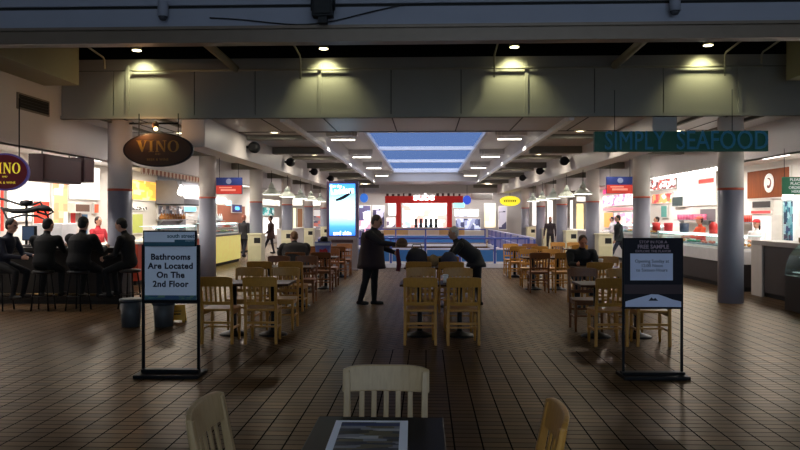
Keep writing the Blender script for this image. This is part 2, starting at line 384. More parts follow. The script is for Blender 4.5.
# columns
M_colg = mat('column_grey', (140, 140, 152), .45, var=.05); M_colr = mat('column_red_band', (196, 92, 66), .5); M_colc = mat('column_cream', (226, 218, 212), .5, var=.04)
for s, nm in ((-1, 'left'), (1, 'right')):
    for i, y in enumerate(BAYS):
        f = MB()
        f.lathe([(.23, 0), (.23, 2.165)], n=32, m=0); f.lathe([(.233, 2.165), (.233, 2.21)], n=32, m=1); f.lathe([(.23, 2.21), (.23, 3.56)], n=32, m=2)
        o = struct(f, 'column', [M_colg, M_colr, M_colc], f'round column with grey foot and red band, {ORD[i]} of the {nm} row', 'column')
        o.location = (-6.1 if s < 0 else 5.88, y, 0)
f = MB()
for x in xs[1:-1]: f.box(x - .012, 13.1, 3.552, x + .012, 15.6, 3.56)
f.box(-6.9, 15.58, 3.548, 6.9, 15.62, 3.56)
struct(f, 'trim_joints', mat('joint_dark', (52, 50, 48), .6), 'dark joints between the soffit panels behind the fascia', 'trim')
# ------------------------------------------------------------------ overhead things
M_can = mat('lamp_can', (120, 116, 92), .4, .3); M_glow = mat('lamp_glow', (255, 246, 200), emit=9, ergb=(255, 244, 190))
nms = ['first', 'second', 'third', 'fourth']
for i, u in enumerate((135, 323, 515, 710)):
    x = onY(u, 45, 12.62).x
    t = thing('downlight', f'small can downlight washing the fascia, {nms[i]} from the left', 'lamp', (x, 12.7, 4.72), group='fascia downlights')
    f = MB(); f.lathe([(.085, 0), (.09, .16), (.07, .2), (.02, .21), (.02, .5)], n=20); f.build('housing', M_can, t)
    f = MB(); f.lathe([(.0, -.002), (.08, -.002), (.08, -.008), (0, -.008)], n=20); f.build('lens', M_glow, t)
    l = bpy.data.lights.new('spot', 'SPOT'); l.energy = 52; l.color = (1, 1, .55); l.spot_size = math.radians(104); l.spot_blend = .75; l.shadow_soft_size = .06
    o = bpy.data.objects.new('spot', l); COL.objects.link(o); o.location = (x, 12.7, 4.675); o.rotation_euler = (math.radians(24), 0, 0)
f = MB()
f.tube([(-5.5, 12.93, 4.39), (6.1, 12.93, 4.39)], .022)
for x in (-5.2, -2.0, 1.4, 4.4): f.tube([(x, 12.93, 4.39), (x, 12.965, 4.39)], .015, 6)
tag(f.build('ceiling_pipe', M_pipe), 'thin horizontal pipe along the lit fascia', 'pipe', kind='thing')
for x, z, r, lb in ((-3.55, 4.42, .07, 'thick pipe slanting back above the gap, left of centre'), (3.45, 4.42, .07, 'thick pipe slanting back above the gap, right of centre')):
    f = MB(); f.tube([(x, 8.33, z + .1), (x, 12.95, z)], r, 12); f.tube([(x, 8.9, z + .1), (x, 9.02, z + .1)], r * 1.25, 12)
    tag(f.build('ceiling_pipe', M_pipe), lb, 'pipe', kind='thing')
for x, lb in ((-2.32, 'bent thin conduit left of the second downlight'), (1.25, 'bent thin conduit left of the third downlight'), (5.4, 'bent thin conduit right of the fourth downlight'), (6.05, 'bent thin conduit beside the right side beam'), (-6.0, 'bent thin conduit beside the left side beam')):
    f = MB(); f.tube([(x - .05 * x, 10.5, 4.62), (x, 12.8, 4.62), (x, 12.86, 4.58), (x, 12.86, 4.2 if abs(x) < 5.7 else 4.42)], .018, 8)
    tag(f.build('ceiling_conduit', M_pipe), lb, 'conduit', kind='thing')
# floodlight hanging on the front beam, small dome cameras, cable
t = thing('floodlight', 'black square floodlight hanging on the front beam', 'lamp', (onY(323, 14, 8.0).x, 8.0, 3.92))
f = MB(); f.box(-.12, -.08, .02, .12, .06, .26); f.box(-.1, -.1, .04, .1, -.08, .24); f.build('housing', M_black, t, .01)
f = MB(); f.tube([(-.13, 0, .1), (-.14, 0, .3), (.14, 0, .3), (.13, 0, .1)], .012); f.box(-.03, .0, .28, .03, .19, .34); f.build('bracket', M_black, t)
f = MB(); f.box(-.05, -.05, -.05, .05, .04, .02); f.build('junction_box', M_black, t)
for u, lb in ((163, 'small dome camera on the front beam, left one'), (675, 'small dome camera on the front beam, right one')):
    t = thing('dome_camera', lb, 'camera', (onY(u, 14, 8.1).x, 8.1, 4.0))
    f = MB(); f.lathe([(.06, .0), (.06, .17)], n=20); f.build('mount', M_beamblue, t)
    f = MB(); f.lathe([(0, -.05), (.035, -.04), (.055, 0)], n=20); f.build('dome', mat('smoked_dome', (60, 60, 66), .2), t)
f = MB(); pts = []
for k in range(21):
    q = k / 20; x = -2.55 + 2.3 * q; pts.append((x, 8.17, 4.0 + .02 * math.sin(q * 9) - .1 * math.sin(PI * q) + .12 * q * q))
f.tube(pts, .008, 6); tag(f.build('cable', M_black), 'thin black cable sagging along the front beam', 'cable')
# ceiling strip lamps in the recess
M_strip = mat('strip_glow', (255, 250, 235), emit=6, ergb=(255, 246, 225))
pr = None
for i, y in enumerate(BAYS[1:5]):
    for s, nm in ((-1, 'left'), (1, 'right')):
        lb = f'white strip lamp on a bracket in the ceiling recess, {ORD[i]} on the {nm}'
        if pr is None:
            pr = thing('strip_lamp', lb, 'lamp', (0, 0, 0), group='strip lamps in the ceiling recess')
            f = MB(); f.box(-.34, -.03, 0, .34, .03, .025); f.build('housing', mat('lamp_white', (225, 222, 216), .4), pr, .006)
            f = MB(); f.box(-.32, -.03, -.03, .32, .03, 0); f.build('tube', M_strip, pr, .01)
            for x in (.32, .22):
                f = MB(); f.box(x - .012, -.012, .03, x + .012, .012, .2); f.build('hanger', MATS['lamp_white'], pr)
            o = pr; pr.location = (s * 2.27, y - .2, 3.78); pr.rotation_euler = (0, 0, 0 if s < 0 else PI)
        else: o = dup(pr, (s * 2.27, y - .2, 3.78), 0 if s < 0 else PI, lb)
# round recessed ceiling lamps
pr = None
for i, y in enumerate((15.6, 21.3, 26.9, 32.5, 38.5)):
    for s, nm in ((-1, 'left'), (1, 'right')):
        lb = f'round recessed ceiling lamp beside the recess, {ORD[i]} on the {nm} side'
        if pr is None:
            pr = thing('ceiling_lamp', lb, 'lamp', (s * 3.4, y, 3.56), group='round recessed lamps')
            f = MB(); f.lathe([(.13, 0), (.13, -.02), (.1, -.025), (.1, 0)], n=20); f.build('ring', MATS['lamp_white'], pr)
            f = MB(); f.lathe([(0, -.012), (.1, -.012)], n=20); f.build('lens', mat('ceil_glow', (255, 240, 200), emit=11, ergb=(255, 236, 190)), pr)
        else: dup(pr, (s * 3.4, y, 3.56), 0, lb)
        dup(pr, (s * 5.55, y, 3.56), 0, f'round recessed ceiling lamp near the stall front, {ORD[i]} on the {nm} side')
# dark spot heads on the beams
pr = None
for i, y in enumerate((16.2, 20.6, 25.0, 29.4)):
    for s, nm in ((-1, 'left'), (1, 'right')):
        lb = f'round black spot head on the ceiling beam, {ORD[i]} on the {nm} side'
        if pr is None:
            pr = thing('spotlight', lb, 'lamp', group='black spot heads on the beams')
            f = MB(); f.tube([(0, -.14, 0), (0, -.13, 0), (0, 0, 0), (0, .08, .0)], [.115, .13, .13, .07], 16); f.build('housing', M_black, pr)
            f = MB(); f.box(0, -.02, -.03, .17, .02, .03); f.build('arm', M_blackmetal, pr)
            pr.location = (s * 4.02, y, 3.28); pr.rotation_euler = (0, 0, 0 if s > 0 else PI)
            if s < 0: pr.rotation_euler = (0, 0, PI)
        else: dup(pr, (s * 4.02, y, 3.28), 0 if s > 0 else PI, lb)
# cone pendants under the beams
pr = None
for i, y in enumerate((19.9, 22.2, 24.5, 26.8, 29.1)):
    for s, nm in ((-1, 'left'), (1, 'right')):
        lb = f'cone pendant lamp hanging below the ceiling beam, {ORD[i]} in the {nm} line'
        if pr is None:
            pr = thing('pendant_lamp', lb, 'lamp', (s * 4.42, y, 2.31), group='cone pendants')
            f = MB(); f.lathe([(.27, -.015), (.275, .0), (.25, .03), (.13, .12), (.1, .16), (.095, .15), (.12, .11), (.24, .02), (.262, -.015)], n=28); f.build('shade', mat('enamel_green_white', (226, 232, 216), .3), pr)
            f = MB(); f.lathe([(.1, .16), (.075, .24), (.05, .28), (.03, .3), (.03, .34)], n=20); f.build('neck', mat('pendant_neck', (206, 214, 200), .35), pr)
            f = MB(); f.lathe([(0, -.012), (.24, -.012), (.24, -.02), (0, -.022)], n=24); f.build('diffuser', mat('pendant_glow', (255, 250, 230), emit=6, ergb=(250, 248, 232)), pr)
            f = MB(); f.tube([(0, 0, .34), (0, 0, .67)], .009, 6); f.build('cord', M_black, pr)
        else: dup(pr, (s * 4.42, y, 2.31), 0, lb)
# wall vent, left
t = thing('air_vent', 'dark slatted air vent high on the left wall', 'vent', (-6.895, 12.05, 3.62))
f = MB(); f.box(-.01, -.5, -.14, .02, .5, .14); f.build('frame', mat('vent_frame', (120, 112, 100), .5), t)
f = MB(); f.box(.02, -.46, -.11, .025, .46, .11); f.build('duct', M_black, t)
for k in range(4):
    f = MB(); f.obox((.03, 0, -.08 + .053 * k), (.03, .9, .006), (0, .6, 0)); f.build('slat', M_blackmetal, t)

for i, y in enumerate(BAYS[1:5]):
    for s in (-1, 1): area((s * 2.27, y - .2, 3.72), (0, 0, 0), .6, .06, 34, (1, .95, .88), 'strip_light', math.radians(125))
for y in (15.6, 21.3, 26.9, 32.5, 38.5):
    for s in (-1, 1): area((s * 3.4, y, 3.53), (0, 0, 0), .2, .2, 24, (1, .9, .74), 'lamp_light')
    for s in (-1, 1): area((s * 5.55, y, 3.53), (0, 0, 0), .2, .2, 34, (1, .93, .88), 'lamp_light')
# ================================================================== CHAIRS AND TABLES
def make_chair(name, label, m, loc, rz, group):
    t = thing(name, label, 'chair', loc, rz, group)
    # seat: slightly dished, rounded front
    f = MB()
    poly = [(-.2, -.2), (.2, -.2), (.225, .12), (.2, .2), (.12, .225), (-.12, .225), (-.2, .2), (-.225, .12)]
    f.prism(poly, (0, 0, .43), (1, 0, 0), (0, 1, 0), (0, 0, .028)); f.build('seat', m, t, .008)
    for s in (-1, 1):
        f = MB(); f.bar((s * .198, -.205, .0), (s * .195, -.205, .45), .036, .04, w1=.036, d1=.045)
        f.bar((s * .195, -.205, .45), (s * .2, -.285, .86), .036, .045, w1=.032, d1=.028); f.build('rear_leg', m, t, .004)
        f = MB(); f.tube([(s * .185, .17, 0), (s * .185, .17, .14), (s * .185, .17, .3), (s * .185, .17, .43)], [.016, .021, .024, .021], 10); f.build('front_leg', m, t)
        f = MB(); f.bar((s * .19, -.19, .2), (s * .187, .17, .2), .02, .028) if False else f.obox((s * .19, -.01, .2), (.02, .36, .028)); f.build('side_stretcher', m, t, .003)
        f = MB(); f.obox((s * .188, -.01, .405), (.02, .37, .05)); f.build('side_rail', m, t, .003)
    f = MB(); f.obox((0, .17, .405), (.34, .02, .05)); f.build('front_rail', m, t, .003)
    f = MB(); f.obox((0, -.01, .2), (.37, .024, .022)); f.build('cross_stretcher', m, t, .003)
    f = MB(); f.obox((0, -.205, .28), (.36, .02, .03)); f.build('rear_stretcher', m, t, .003)
    def arc(z, x):   # y of the back plane
        return -.205 - .08 * (z - .45) / .41 - .03 * (1 - (x / .21) ** 2)
    def curved(z0, z1, th, w, top_round=0.0):
        f = MB(); n = 12; vs = []; fs = []
        for k in range(n + 1):
            x = -w + 2 * w * k / n
            r = top_round * (abs(x) / w) ** 6
            for z in (z0, z1 - r):
                y = arc(z, x); vs += [(x, y - th / 2, z), (x, y + th / 2, z)]
        for k in range(n):
            b = 4 * k; c = b + 4
            fs += [(b, c, c + 1, b + 1), (b + 2, b + 3, c + 3, c + 2), (b, b + 2, c + 2, c), (b + 1, c + 1, c + 3, b + 3)]
        fs += [(0, 1, 3, 2), (4 * n, 4 * n + 2, 4 * n + 3, 4 * n + 1)]
        return f.add(vs, fs)
    curved(.755, .885, .024, .222, .018).build('crest_rail', m, t, .006)
    curved(.515, .56, .02, .19).build('lower_rail', m, t, .004)
    for k in range(5):
        x = -.124 + .062 * k
        f = MB(); f.bar((x, arc(.55, x), .55), (x, arc(.765, x), .765), .027, .012); f.build('slat', m, t, .003)
    return t
def make_table(name, label, mtop, w, d, loc, rz, group):
    t = thing(name, label, 'table', loc, rz, group)
    f = MB(); f.box(-w / 2, -d / 2, .71, w / 2, d / 2, .74); f.build('table_top', mtop, t, .006)
    f = MB(); f.lathe([(.2, 0), (.2, .012), (.17, .028), (.08, .05), (.05, .07)], n=32); f.build('base', M_iron, t)
    f = MB(); f.lathe([(.04, .07), (.036, .1), (.036, .68)], n=20); f.box(-.16, -.16, .69, .16, .16, .71); f.build('pedestal', M_iron, t)
    return t
# --- the group at the bottom of the picture
ftx, fty = -.205, 2.89
make_table('cafe_table', 'square black cafe table in front with a printed sheet lying on it', M_laminate, .57, .59, (ftx, fty, 0), 0, None)
fc = make_chair('dining_chair', 'wooden slat-back chair in bluish-light tone facing us at the far side of the black table', M_oak_bluelit, (-.205, 3.31, 0), PI, 'chairs at the black table in front')
fcl = make_chair('dining_chair', 'honey wooden slat-back chair at the left side of the black front table', M_oak_bluelit, (-.63, 2.88, 0), -PI / 2 + .0, 'chairs at the black table in front')
fcr = make_chair('dining_chair', 'honey wooden slat-back chair at the right side of the black front table', M_oak, (.235, 2.84, 0), PI / 2 - .05, 'chairs at the black table in front')
t = thing('menu_sheet', 'printed sheet with a dark photo and white margin on the black table', 'menu', (-.235, 2.865, .741), .02)
f = MB(); f.box(-.16, -.25, 0, .16, .245, .003); f.build('sheet', M_paper, t)
f = MB(); f.box(-.13, -.22, .003, .125, .215, .0045)
f.build('photo', mat_cells('menu_photo', [(46, 52, 66), (120, 122, 130), (96, 88, 66), (34, 38, 58), (160, 160, 160), (50, 48, 46)], (8, 30, 9)), t)
f = MB(); f.box(-.13, .16, .0045, .125, .2, .0055); f.build('heading', mat('menu_blue', (52, 62, 96), .6), t)
# --- rows of paired tables
chair_oak = chair_wal = tab = None
def put_chair(loc, rz, lb, grp, dark=False):
    global chair_oak, chair_wal
    src = chair_wal if dark else chair_oak
    if src is None:
        o = make_chair('dining_chair', lb, M_walnut if dark else M_oak, loc, rz, grp)
        if dark: chair_wal = o
        else: chair_oak = o
        return o
    return dup(src, loc, rz, lb, grp)
def put_table(loc, lb, grp):
    global tab
    if tab is None:
        tab = make_table('cafe_table', lb, M_browntop, .54, .62, loc, 0, grp); return tab
    return dup(tab, loc, 0, lb, grp)
rows = {'left': [(-2.42, 9.75), (-2.62, 12.9), (-2.58, 16.05), (-2.62, 19.2)], 'centre': [(.19, 9.75), (.15, 12.9)],
        'right': [(2.62, 9.75), (3.23, 12.9), (2.72, 16.05), (2.72, 19.4)]}
jit = random.Random(3)
for rn, lst in rows.items():
    for i, (cx, cy) in enumerate(lst):
        for s, sn in ((-1, 'left'), (1, 'right')):
            x = cx + s * .277
            put_table((x, cy, 0), f'brown cafe table, {sn} one of pair {ORD[i]} from the front, {rn} row', f'cafe tables in the {rn} row')
            for e, en in ((-1, 'near'), (1, 'far')):
                dx, dy, dr = jit.uniform(-.015, .015), jit.uniform(0, .05), jit.uniform(-.05, .05)
                pass  # dxo
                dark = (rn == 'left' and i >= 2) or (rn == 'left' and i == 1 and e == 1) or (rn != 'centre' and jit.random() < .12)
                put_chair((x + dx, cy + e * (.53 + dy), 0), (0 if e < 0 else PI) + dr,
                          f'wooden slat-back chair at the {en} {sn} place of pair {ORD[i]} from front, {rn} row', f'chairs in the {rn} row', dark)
put_table((4.25, 20.4, 0), 'brown cafe table farthest right, before the cream bin', 'cafe tables in the right row')
put_chair((4.0, 21.15, 0), PI, 'light orange wooden chair behind the table farthest right, left one', 'chairs in the right row')
put_chair((4.5, 21.15, 0), PI, 'light orange wooden chair behind the table farthest right, right one', 'chairs in the right row')
put_chair((4.25, 19.8, 0), 0, 'wooden chair with its back to us at the table farthest right', 'chairs in the right row')
# ================================================================== SIGN STANDS
M_signpaper = mat('sign_sheet', (214, 220, 232), .55, var=.02); M_teal = mat('sign_teal', (38, 84, 100), .5); M_green = mat('sign_green', (60, 104, 92), .5)
t = thing('sign_stand', 'black metal floor stand with a white bathrooms notice', 'sign', (onY(171, 375, 7.2).x, 7.2, 0))
f = MB(); f.box(-.335, -.17, 0, .335, .17, .035); f.box(-.3, -.05, .035, .3, .05, .07); f.build('base', M_blackmetal, t, .006)
for s in (-1, 1):
    f = MB(); f.box(s * .292 - .014, -.014, .06, s * .292 + .014, .014, 1.36); f.build('post', M_blackmetal, t, .003)
f = MB()
f.box(-.3, -.02, .77, -.275, .02, 1.36); f.box(.275, -.02, .77, .3, .02, 1.36); f.box(-.3, -.02, .75, .3, .02, .785); f.box(-.275, -.005, .78, .275, .02, 1.36)
f.build('frame', M_blackmetal, t, .003)
f = MB(); f.box(-.272, -.012, .79, .272, -.006, 1.345); f.build('notice', M_signpaper, t)
f = MB(); f.box(-.272, -.014, .79, .272, -.012, .835); f.build('picture_strip', mat_cells('harbour_strip', [(64, 108, 100), (44, 84, 100), (86, 120, 96), (40, 72, 104)], (14, 1, 60)), t)
text('Bathrooms\nAre Located\nOn The\n2nd Floor', .087, M_ink, t, (0, -.0135, 1.092), bold=.003, sp=1.08, line=1.08, name='lettering')
hd = MB(); hd.box(-.285, -.03, 1.345, .275, .01, 1.51); h = hd.build('header', M_blackmetal, t, .004)
f = MB(); f.box(-.27, -.034, 1.385, .26, -.03, 1.495); f.build('header_sheet', M_signpaper, h)
f = MB(); f.box(-.27, -.036, 1.35, .26, -.03, 1.39); f.box(.05, -.036, 1.39, .26, -.034, 1.415); f.build('teal_band', M_teal, h)
text('south street', .058, M_teal, h, (.26, -.037, 1.452), align='RIGHT', bold=.001)
text('seaport', .03, mat('light_print', (170, 190, 200), .6), h, (.255, -.0375, 1.405), align='RIGHT')
t = thing('sign_stand', 'black metal floor stand with a dark free sample poster', 'sign', (onY(652.5, 375, 7.3).x, 7.3, 0), .03)
f = MB(); f.box(-.335, -.15, 0, .335, .15, .035); f.box(-.32, -.05, .035, .32, .05, .06); f.build('base', M_blackmetal, t, .006)
for s in (-1, 1):
    f = MB(); f.box(s * .3 - .012, -.012, .05, s * .3 + .012, .012, 1.42); f.build('post', M_blackmetal, t, .003)
f = MB(); f.box(-.31, -.016, .705, .31, .016, 1.435); f.build('frame', M_blackmetal, t, .004)
M_post = mat('poster_navy', (20, 18, 27), .5, 0, .15); M_lav = mat('poster_lavender', (190, 196, 220), .5, var=.03); M_maroon = mat('poster_maroon', (44, 20, 26), .5)
f = MB(); f.box(-.295, -.02, .72, .295, -.016, 1.42); f.build('poster', M_post, t)
f = MB(); f.box(-.235, -.024, 1.0, .2, -.02, 1.275); f.build('message_card', M_lav, t)
f = MB(); f.box(-.295, -.022, .86, .295, -.02, .955); f.build('maroon_band', M_maroon, t)
f = MB(); hill = [(-.285, 0), (.285, 0), (.285, .055), (.2, .075), (.12, .105), (.05, .128), (-.02, .13), (-.1, .108), (-.2, .08), (-.285, .055)]
f.prism(hill, (0, -.0225, .727), (1, 0, 0), (0, 0, 1), (0, -.0015, 0)); f.build('hill_emblem', M_lav, t)
f = MB(); f.prism([(-.05, 0), (.05, 0), (.02, .03), (0, .018), (-.02, .036)], (0, -.0245, .79), (1, 0, 0), (0, 0, 1), (0, -.001, 0)); f.build('hill_mark', M_ink, t)
M_dim = mat('dim_print', (150, 128, 140), .5); text('STOP IN FOR A', .042, M_dim, t, (0, -.0215, 1.392)); text('FREE SAMPLE', .056, M_dim, t, (0, -.0215, 1.343), bold=.001); text('EXPLORE THE FLAVOR', .036, M_dim, t, (0, -.0215, 1.298))
text('Opening Sunday at\n12:00 Noon\nto Sixteen Hours', .046, M_ink, t, (-.015, -.0252, 1.15), name='message')
# ================================================================== BINS, WET FLOOR SIGN
def bucket(lb, x, y, h, r):
    t = thing('wastebasket', lb, 'bin', (x, y, 0), group='grey wastebaskets')
    f = MB(); f.lathe([(r * .82, 0), (r * .98, h - .03), (r * .9, h - .03), (r * .76, .02)], n=28); f.build('body', mat('grey_plastic', (72, 74, 76), .45), t)
    f = MB(); f.lathe([(r * .96, h - .05), (r * 1.05, h - .05), (r * 1.05, h), (r * .9, h)], n=28); f.build('rim', mat('dark_grey_plastic', (44, 50, 58), .45), t)
p = onY(131, 328, 1155 / 111); bucket('grey round wastebasket left of the bathrooms stand', p.x, p.y, .42, .16)
p = onY(163, 328, 1155 / 111); bucket('grey round wastebasket behind the bathrooms stand', p.x, p.y + .03, .38, .16)
p = onY(178, 322, 1155 / 106)
t = thing('wet_floor_sign', 'yellow folding floor sign beside the grey wastebasket', 'sign', (p.x, p.y, 0), .2)
M_yel = mat('caution_yellow', (214, 160, 26), .45)
for s in (-1, 1):
    f = MB(); poly = [(-.12, 0), (-.08, 0), (-.07, .04), (.07, .04), (.08, 0), (.12, 0), (.1, .27), (-.1, .27)]
    f.prism(poly, (0, s * .09, 0), (1, 0, 0), (0, -s * .24, .97), (0, s * .012, 0)); f.build('leaf', M_yel, t, .003)
f = MB(); f.box(-.05, -.075, .12, .05, -.072, .14); f.box(-.06, -.066, .17, .06, -.06, .18); f.build('print', M_black, t)
# cream waste units in front of the columns
pr = None
for i, y in enumerate(BAYS[2:]):
    for s, nm in ((-1, 'left'), (1, 'right')):
        lb = f'cream waste unit before a column on the {nm}, {ORD[i]} from the front'
        loc = (-5.95 if s < 0 else 6.12, y - .56, 0)
        if pr is None:
            pr = thing('waste_unit', lb, 'bin', loc, 0, 'cream waste units by the columns')
            f = MB(); f.box(-.24, -.28, .06, .24, .28, 1.02); f.build('body', mat('cream_laminate', (214, 206, 172), .45, var=.03), pr, .01)
            f = MB(); f.box(-.26, -.3, 1.02, .26, .3, 1.08); f.build('top', MATS['cream_laminate'], pr, .01)
            f = MB(); f.box(-.02, -.288, .74, .2, -.28, .93); f.build('flap', M_black, pr, .003)
            f = MB(); f.box(-.21, -.288, .1, .21, -.28, .66); f.build('door', mat('cream_door', (206, 198, 160), .45), pr, .003)
            f = MB(); f.box(-.22, -.26, 0, .22, .27, .06); f.build('plinth', M_black, pr)
        else: dup(pr, loc, 0, lb)
# ================================================================== KIOSK, RAILING, FAR STALLS
k0 = onY(343, 270, 21.7)
t = thing('advert_kiosk', 'tall grey kiosk with a glowing blue advert in the middle of the hall', 'kiosk', (k0.x, 21.7, 0))
M_kg = mat('kiosk_grey', (112, 104, 108), .45)
f = MB(); f.box(-.47, -.2, 0, .47, .2, 1.02); f.box(-.5, -.22, 0, .5, .22, .06); f.build('pedestal', M_kg, t, .01)
f = MB(); f.box(-.49, -.17, 1.0, .49, .17, 2.76); f.build('cabinet', mat('kiosk_purple', (96, 80, 110), .45), t, .01)
def grad_screen():
    m = bpy.data.materials.new('advert_screen'); m.use_nodes = True; nt = m.node_tree; b = nt.nodes['Principled BSDF']
    tc = nt.nodes.new('ShaderNodeTexCoord'); sx = nt.nodes.new('ShaderNodeSeparateXYZ'); nt.links.new(tc.outputs['Object'], sx.inputs[0])
    mr = nt.nodes.new('ShaderNodeMapRange'); mr.inputs[1].default_value = 1.1; mr.inputs[2].default_value = 2.7; nt.links.new(sx.outputs[2], mr.inputs[0])
    rp = nt.nodes.new('ShaderNodeValToRGB'); e = rp.color_ramp.elements
    e[0].position = 0; e[0].color = lin((50, 120, 235)); e[1].position = 1; e[1].color = lin((60, 150, 240))
    for p, c in ((.16, (80, 165, 245)), (.32, (190, 238, 250)), (.55, (225, 248, 250)), (.78, (150, 225, 245)), (.9, (80, 170, 240))):
        k = e.new(p); k.color = lin(c)
    nt.links.new(mr.outputs[0], rp.inputs[0]); nt.links.new(rp.outputs[0], b.inputs['Base Color']); nt.links.new(rp.outputs[0], b.inputs['Emission Color'])
    b.inputs['Emission Strength'].default_value = 1.5; b.inputs['Roughness'].default_value = .3
    return m
f = MB(); f.box(-.4, -.185, 1.08, .4, -.17, 2.68); f.build('screen', grad_screen(), t)
M_lit = mat('lit_white', (255, 255, 255), emit=2.2, ergb=(255, 255, 255)); M_swoosh = mat('advert_navy', (30, 34, 60), .5)
f = MB(); pts = []
for k in range(17):
    q = k / 16; x = -.2 + .54 * q; z = 2.14 + .06 * q + .24 * q ** 2.2; pts.append((x, z))
up = [(x, z + .06 + .05 * math.sin(PI * i / 16)) for i, (x, z) in enumerate(pts)]
f.prism(pts + up[::-1], (0, -.186, 0), (1, 0, 0), (0, 0, 1), (0, -.003, 0)); f.build('swoosh', M_swoosh, t)
f = MB(); f.prism([(-.2, 1.72), (.28, 1.56), (.3, 1.88), (-.02, 2.0)], (0, -.186, 0), (1, 0, 0), (0, 0, 1), (0, -.002, 0)); f.build('printed_card', mat('lit_card', (226, 244, 250), emit=1.7, ergb=(222, 244, 252)), t)
text('Get the', .12, M_lit, t, (-.2, -.188, 2.6), align='CENTER', bold=.002); text('Ladders', .29, M_lit, t, (0, -.189, 2.46), rot=(PI / 2, -.07, 0), bold=.009, sx=.78); text('and skin', .17, M_lit, t, (0, -.188, 1.15), bold=.004)
f = MB(); f.box(-.34, -.215, .86, .34, -.2, .95); f.build('name_strip', M_maroon, t)
# railing around the opening
M_rb = mat('railing_blue', (70, 84, 160), .4, .1); M_rp = mat('panel_blue', (58, 112, 176), .35); M_kerb = mat('kerb_white', (206, 204, 212), .5); M_rw = mat('rail_white', (200, 196, 224), .35)
def railing(label, x0, y0, x1, y1, npost, split=1):
    a, b = V((x0, y0, 0)), V((x1, y1, 0)); d = (b - a); L_ = d.length; an = math.atan2(d.y, d.x)
    t = thing('railing', label, 'railing', tuple(a), an)
    for k in range(npost):
        x = L_ * k / (npost - 1); x = min(max(x, .04), L_ - .04)
        f = MB(); f.box(x - .035, -.035, .0, x + .035, .035, .95); f.build('post', M_rb, t, .004)
    f = MB(); f.tube([(0, 0, .955), (L_, 0, .955)], .032, 10); f.build('top_rail', M_rb if split else M_rw, t)
    f = MB(); f.tube([(0, 0, .62), (L_, 0, .62)], .02, 8); f.build('middle_rail', M_rw, t)
    for k in range(npost - 1):
        f = MB(); xa, xb = L_ * k / (npost - 1) + .05, L_ * (k + 1) / (npost - 1) - .05; f.box(xa, -.008, .2, xb, .008, .58 if split else .9); f.build('panel', M_rp if split else mat('panel_mauve', (112, 106, 160), .4), t)
    f = MB(); f.box(.0, -.06, 0, L_, .06, .14); f.build('kerb', M_kerb, t)
railing('blue railing along the near edge of the floor opening', -3.4, 22.85, 3.36, 22.85, 7)
railing('mauve panelled railing running back along the right edge of the opening', 3.52, 22.85, 3.52, 39.4, 9, 0)
railing('mauve panelled railing running back along the left edge of the opening', -3.52, 22.85, -3.52, 39.4, 9, 0)
railing('blue railing along the far edge of the floor opening', -3.4, 39.55, 3.36, 39.55, 5)
# serif lettering for the wine bar signs
def vino(h, m, parent, o, ax, az, nrm, name='lettering', wx=1.15):
    f = MB(); O_ = V(o); ax, az, nrm = V(ax), V(az), V(nrm); x = 0
    W = 3.2 * h * wx; st = O_ - ax * W / 2 - az * h / 2
    def P(poly, x): f.prism([(p[0] * h * wx, p[1] * h) for p in poly], st + ax * x * h * wx, ax, az, nrm)
    P([(.02, 1), (.26, 1), (.47, .3), (.63, 1), (.72, 1), (.44, 0), (.36, 0)], 0); P([(-.05, .96), (.34, .96), (.34, 1.01), (-.05, 1.01)], 0); P([(.54, .96), (.82, .96), (.82, 1.01), (.54, 1.01)], 0)
    P([(.1, 0), (.3, 0), (.3, 1), (.1, 1)], .9); P([(0, 0), (.4, 0), (.4, .05), (0, .05)], .9); P([(0, .95), (.4, .95), (.4, 1), (0, 1)], .9)
    P([(.1, 0), (.17, 0), (.17, 1), (.1, 1)], 1.42); P([(.05, 1), (.28, 1), (.76, .1), (.76, 0), (.66, 0)], 1.42); P([(.69, 0.0), (.76, 0), (.76, 1), (.69, 1)], 1.42); P([(0, 0), (.28, 0), (.28, .05), (0, .05)], 1.42); P([(.58, .95), (.87, .95), (.87, 1), (.58, 1)], 1.42)
    n = 28
    for k in range(n):
        a, b = 2 * PI * k / n, 2 * PI * (k + 1) / n
        P([(.43 + .43 * math.cos(a), .5 + .52 * math.sin(a)), (.43 + .43 * math.cos(b), .5 + .52 * math.sin(b)), (.43 + .24 * math.cos(b), .5 + .46 * math.sin(b)), (.43 + .24 * math.cos(a), .5 + .46 * math.sin(a))], 2.38)
    return f.build(name, m, parent)
def oval_sign(label, loc, rz, w, h, mface, mrim, mletter, lh, small):
    t = thing('hanging_sign', label, 'sign', loc, rz)
    n = 48; f = MB(); poly = [(w / 2 * math.cos(2 * PI * k / n), h / 2 * math.sin(2 * PI * k / n)) for k in range(n)]
    f.prism(poly, (0, -.04, 0), (1, 0, 0), (0, 0, 1), (0, .08, 0)); f.build('board', mrim, t, .008)
    f = MB(); f.prism([(x * .94, y * .91) for x, y in poly], (0, -.045, 0), (1, 0, 0), (0, 0, 1), (0, .005, 0)); f.build('face', mface, t)
    vino(lh, mletter, t, (0, -.046, h * .1), (1, 0, 0), (0, 0, 1), (0, -.006, 0), wx=1.15 if w > 1 else .85)
    text('AND', lh * .22, mletter, t, (0, -.047, -h * .13))
    text(small, lh * .3, mletter, t, (0, -.047, -h * .29), sp=1.1)
    for s in (-1, 1):
        f = MB(); f.tube([(s * w * .28, 0, h * .4), (s * w * .28, 0, 3.56 - loc[2])], .01, 6); f.build('hanger', M_blackmetal, t)
    return t
p = onY(157, 151, 12.75)
ov = oval_sign('dark oval wine bar sign hanging under the fascia before the left column', (p.x + .03, 12.75, p.z + .02), 0, 1.31, .63, mat('oval_brown', (60, 40, 26), .45), mat('oval_rim', (24, 18, 18), .5), mat('dull_gold', (136, 106, 44), .5), .21, 'BEER & WINE')
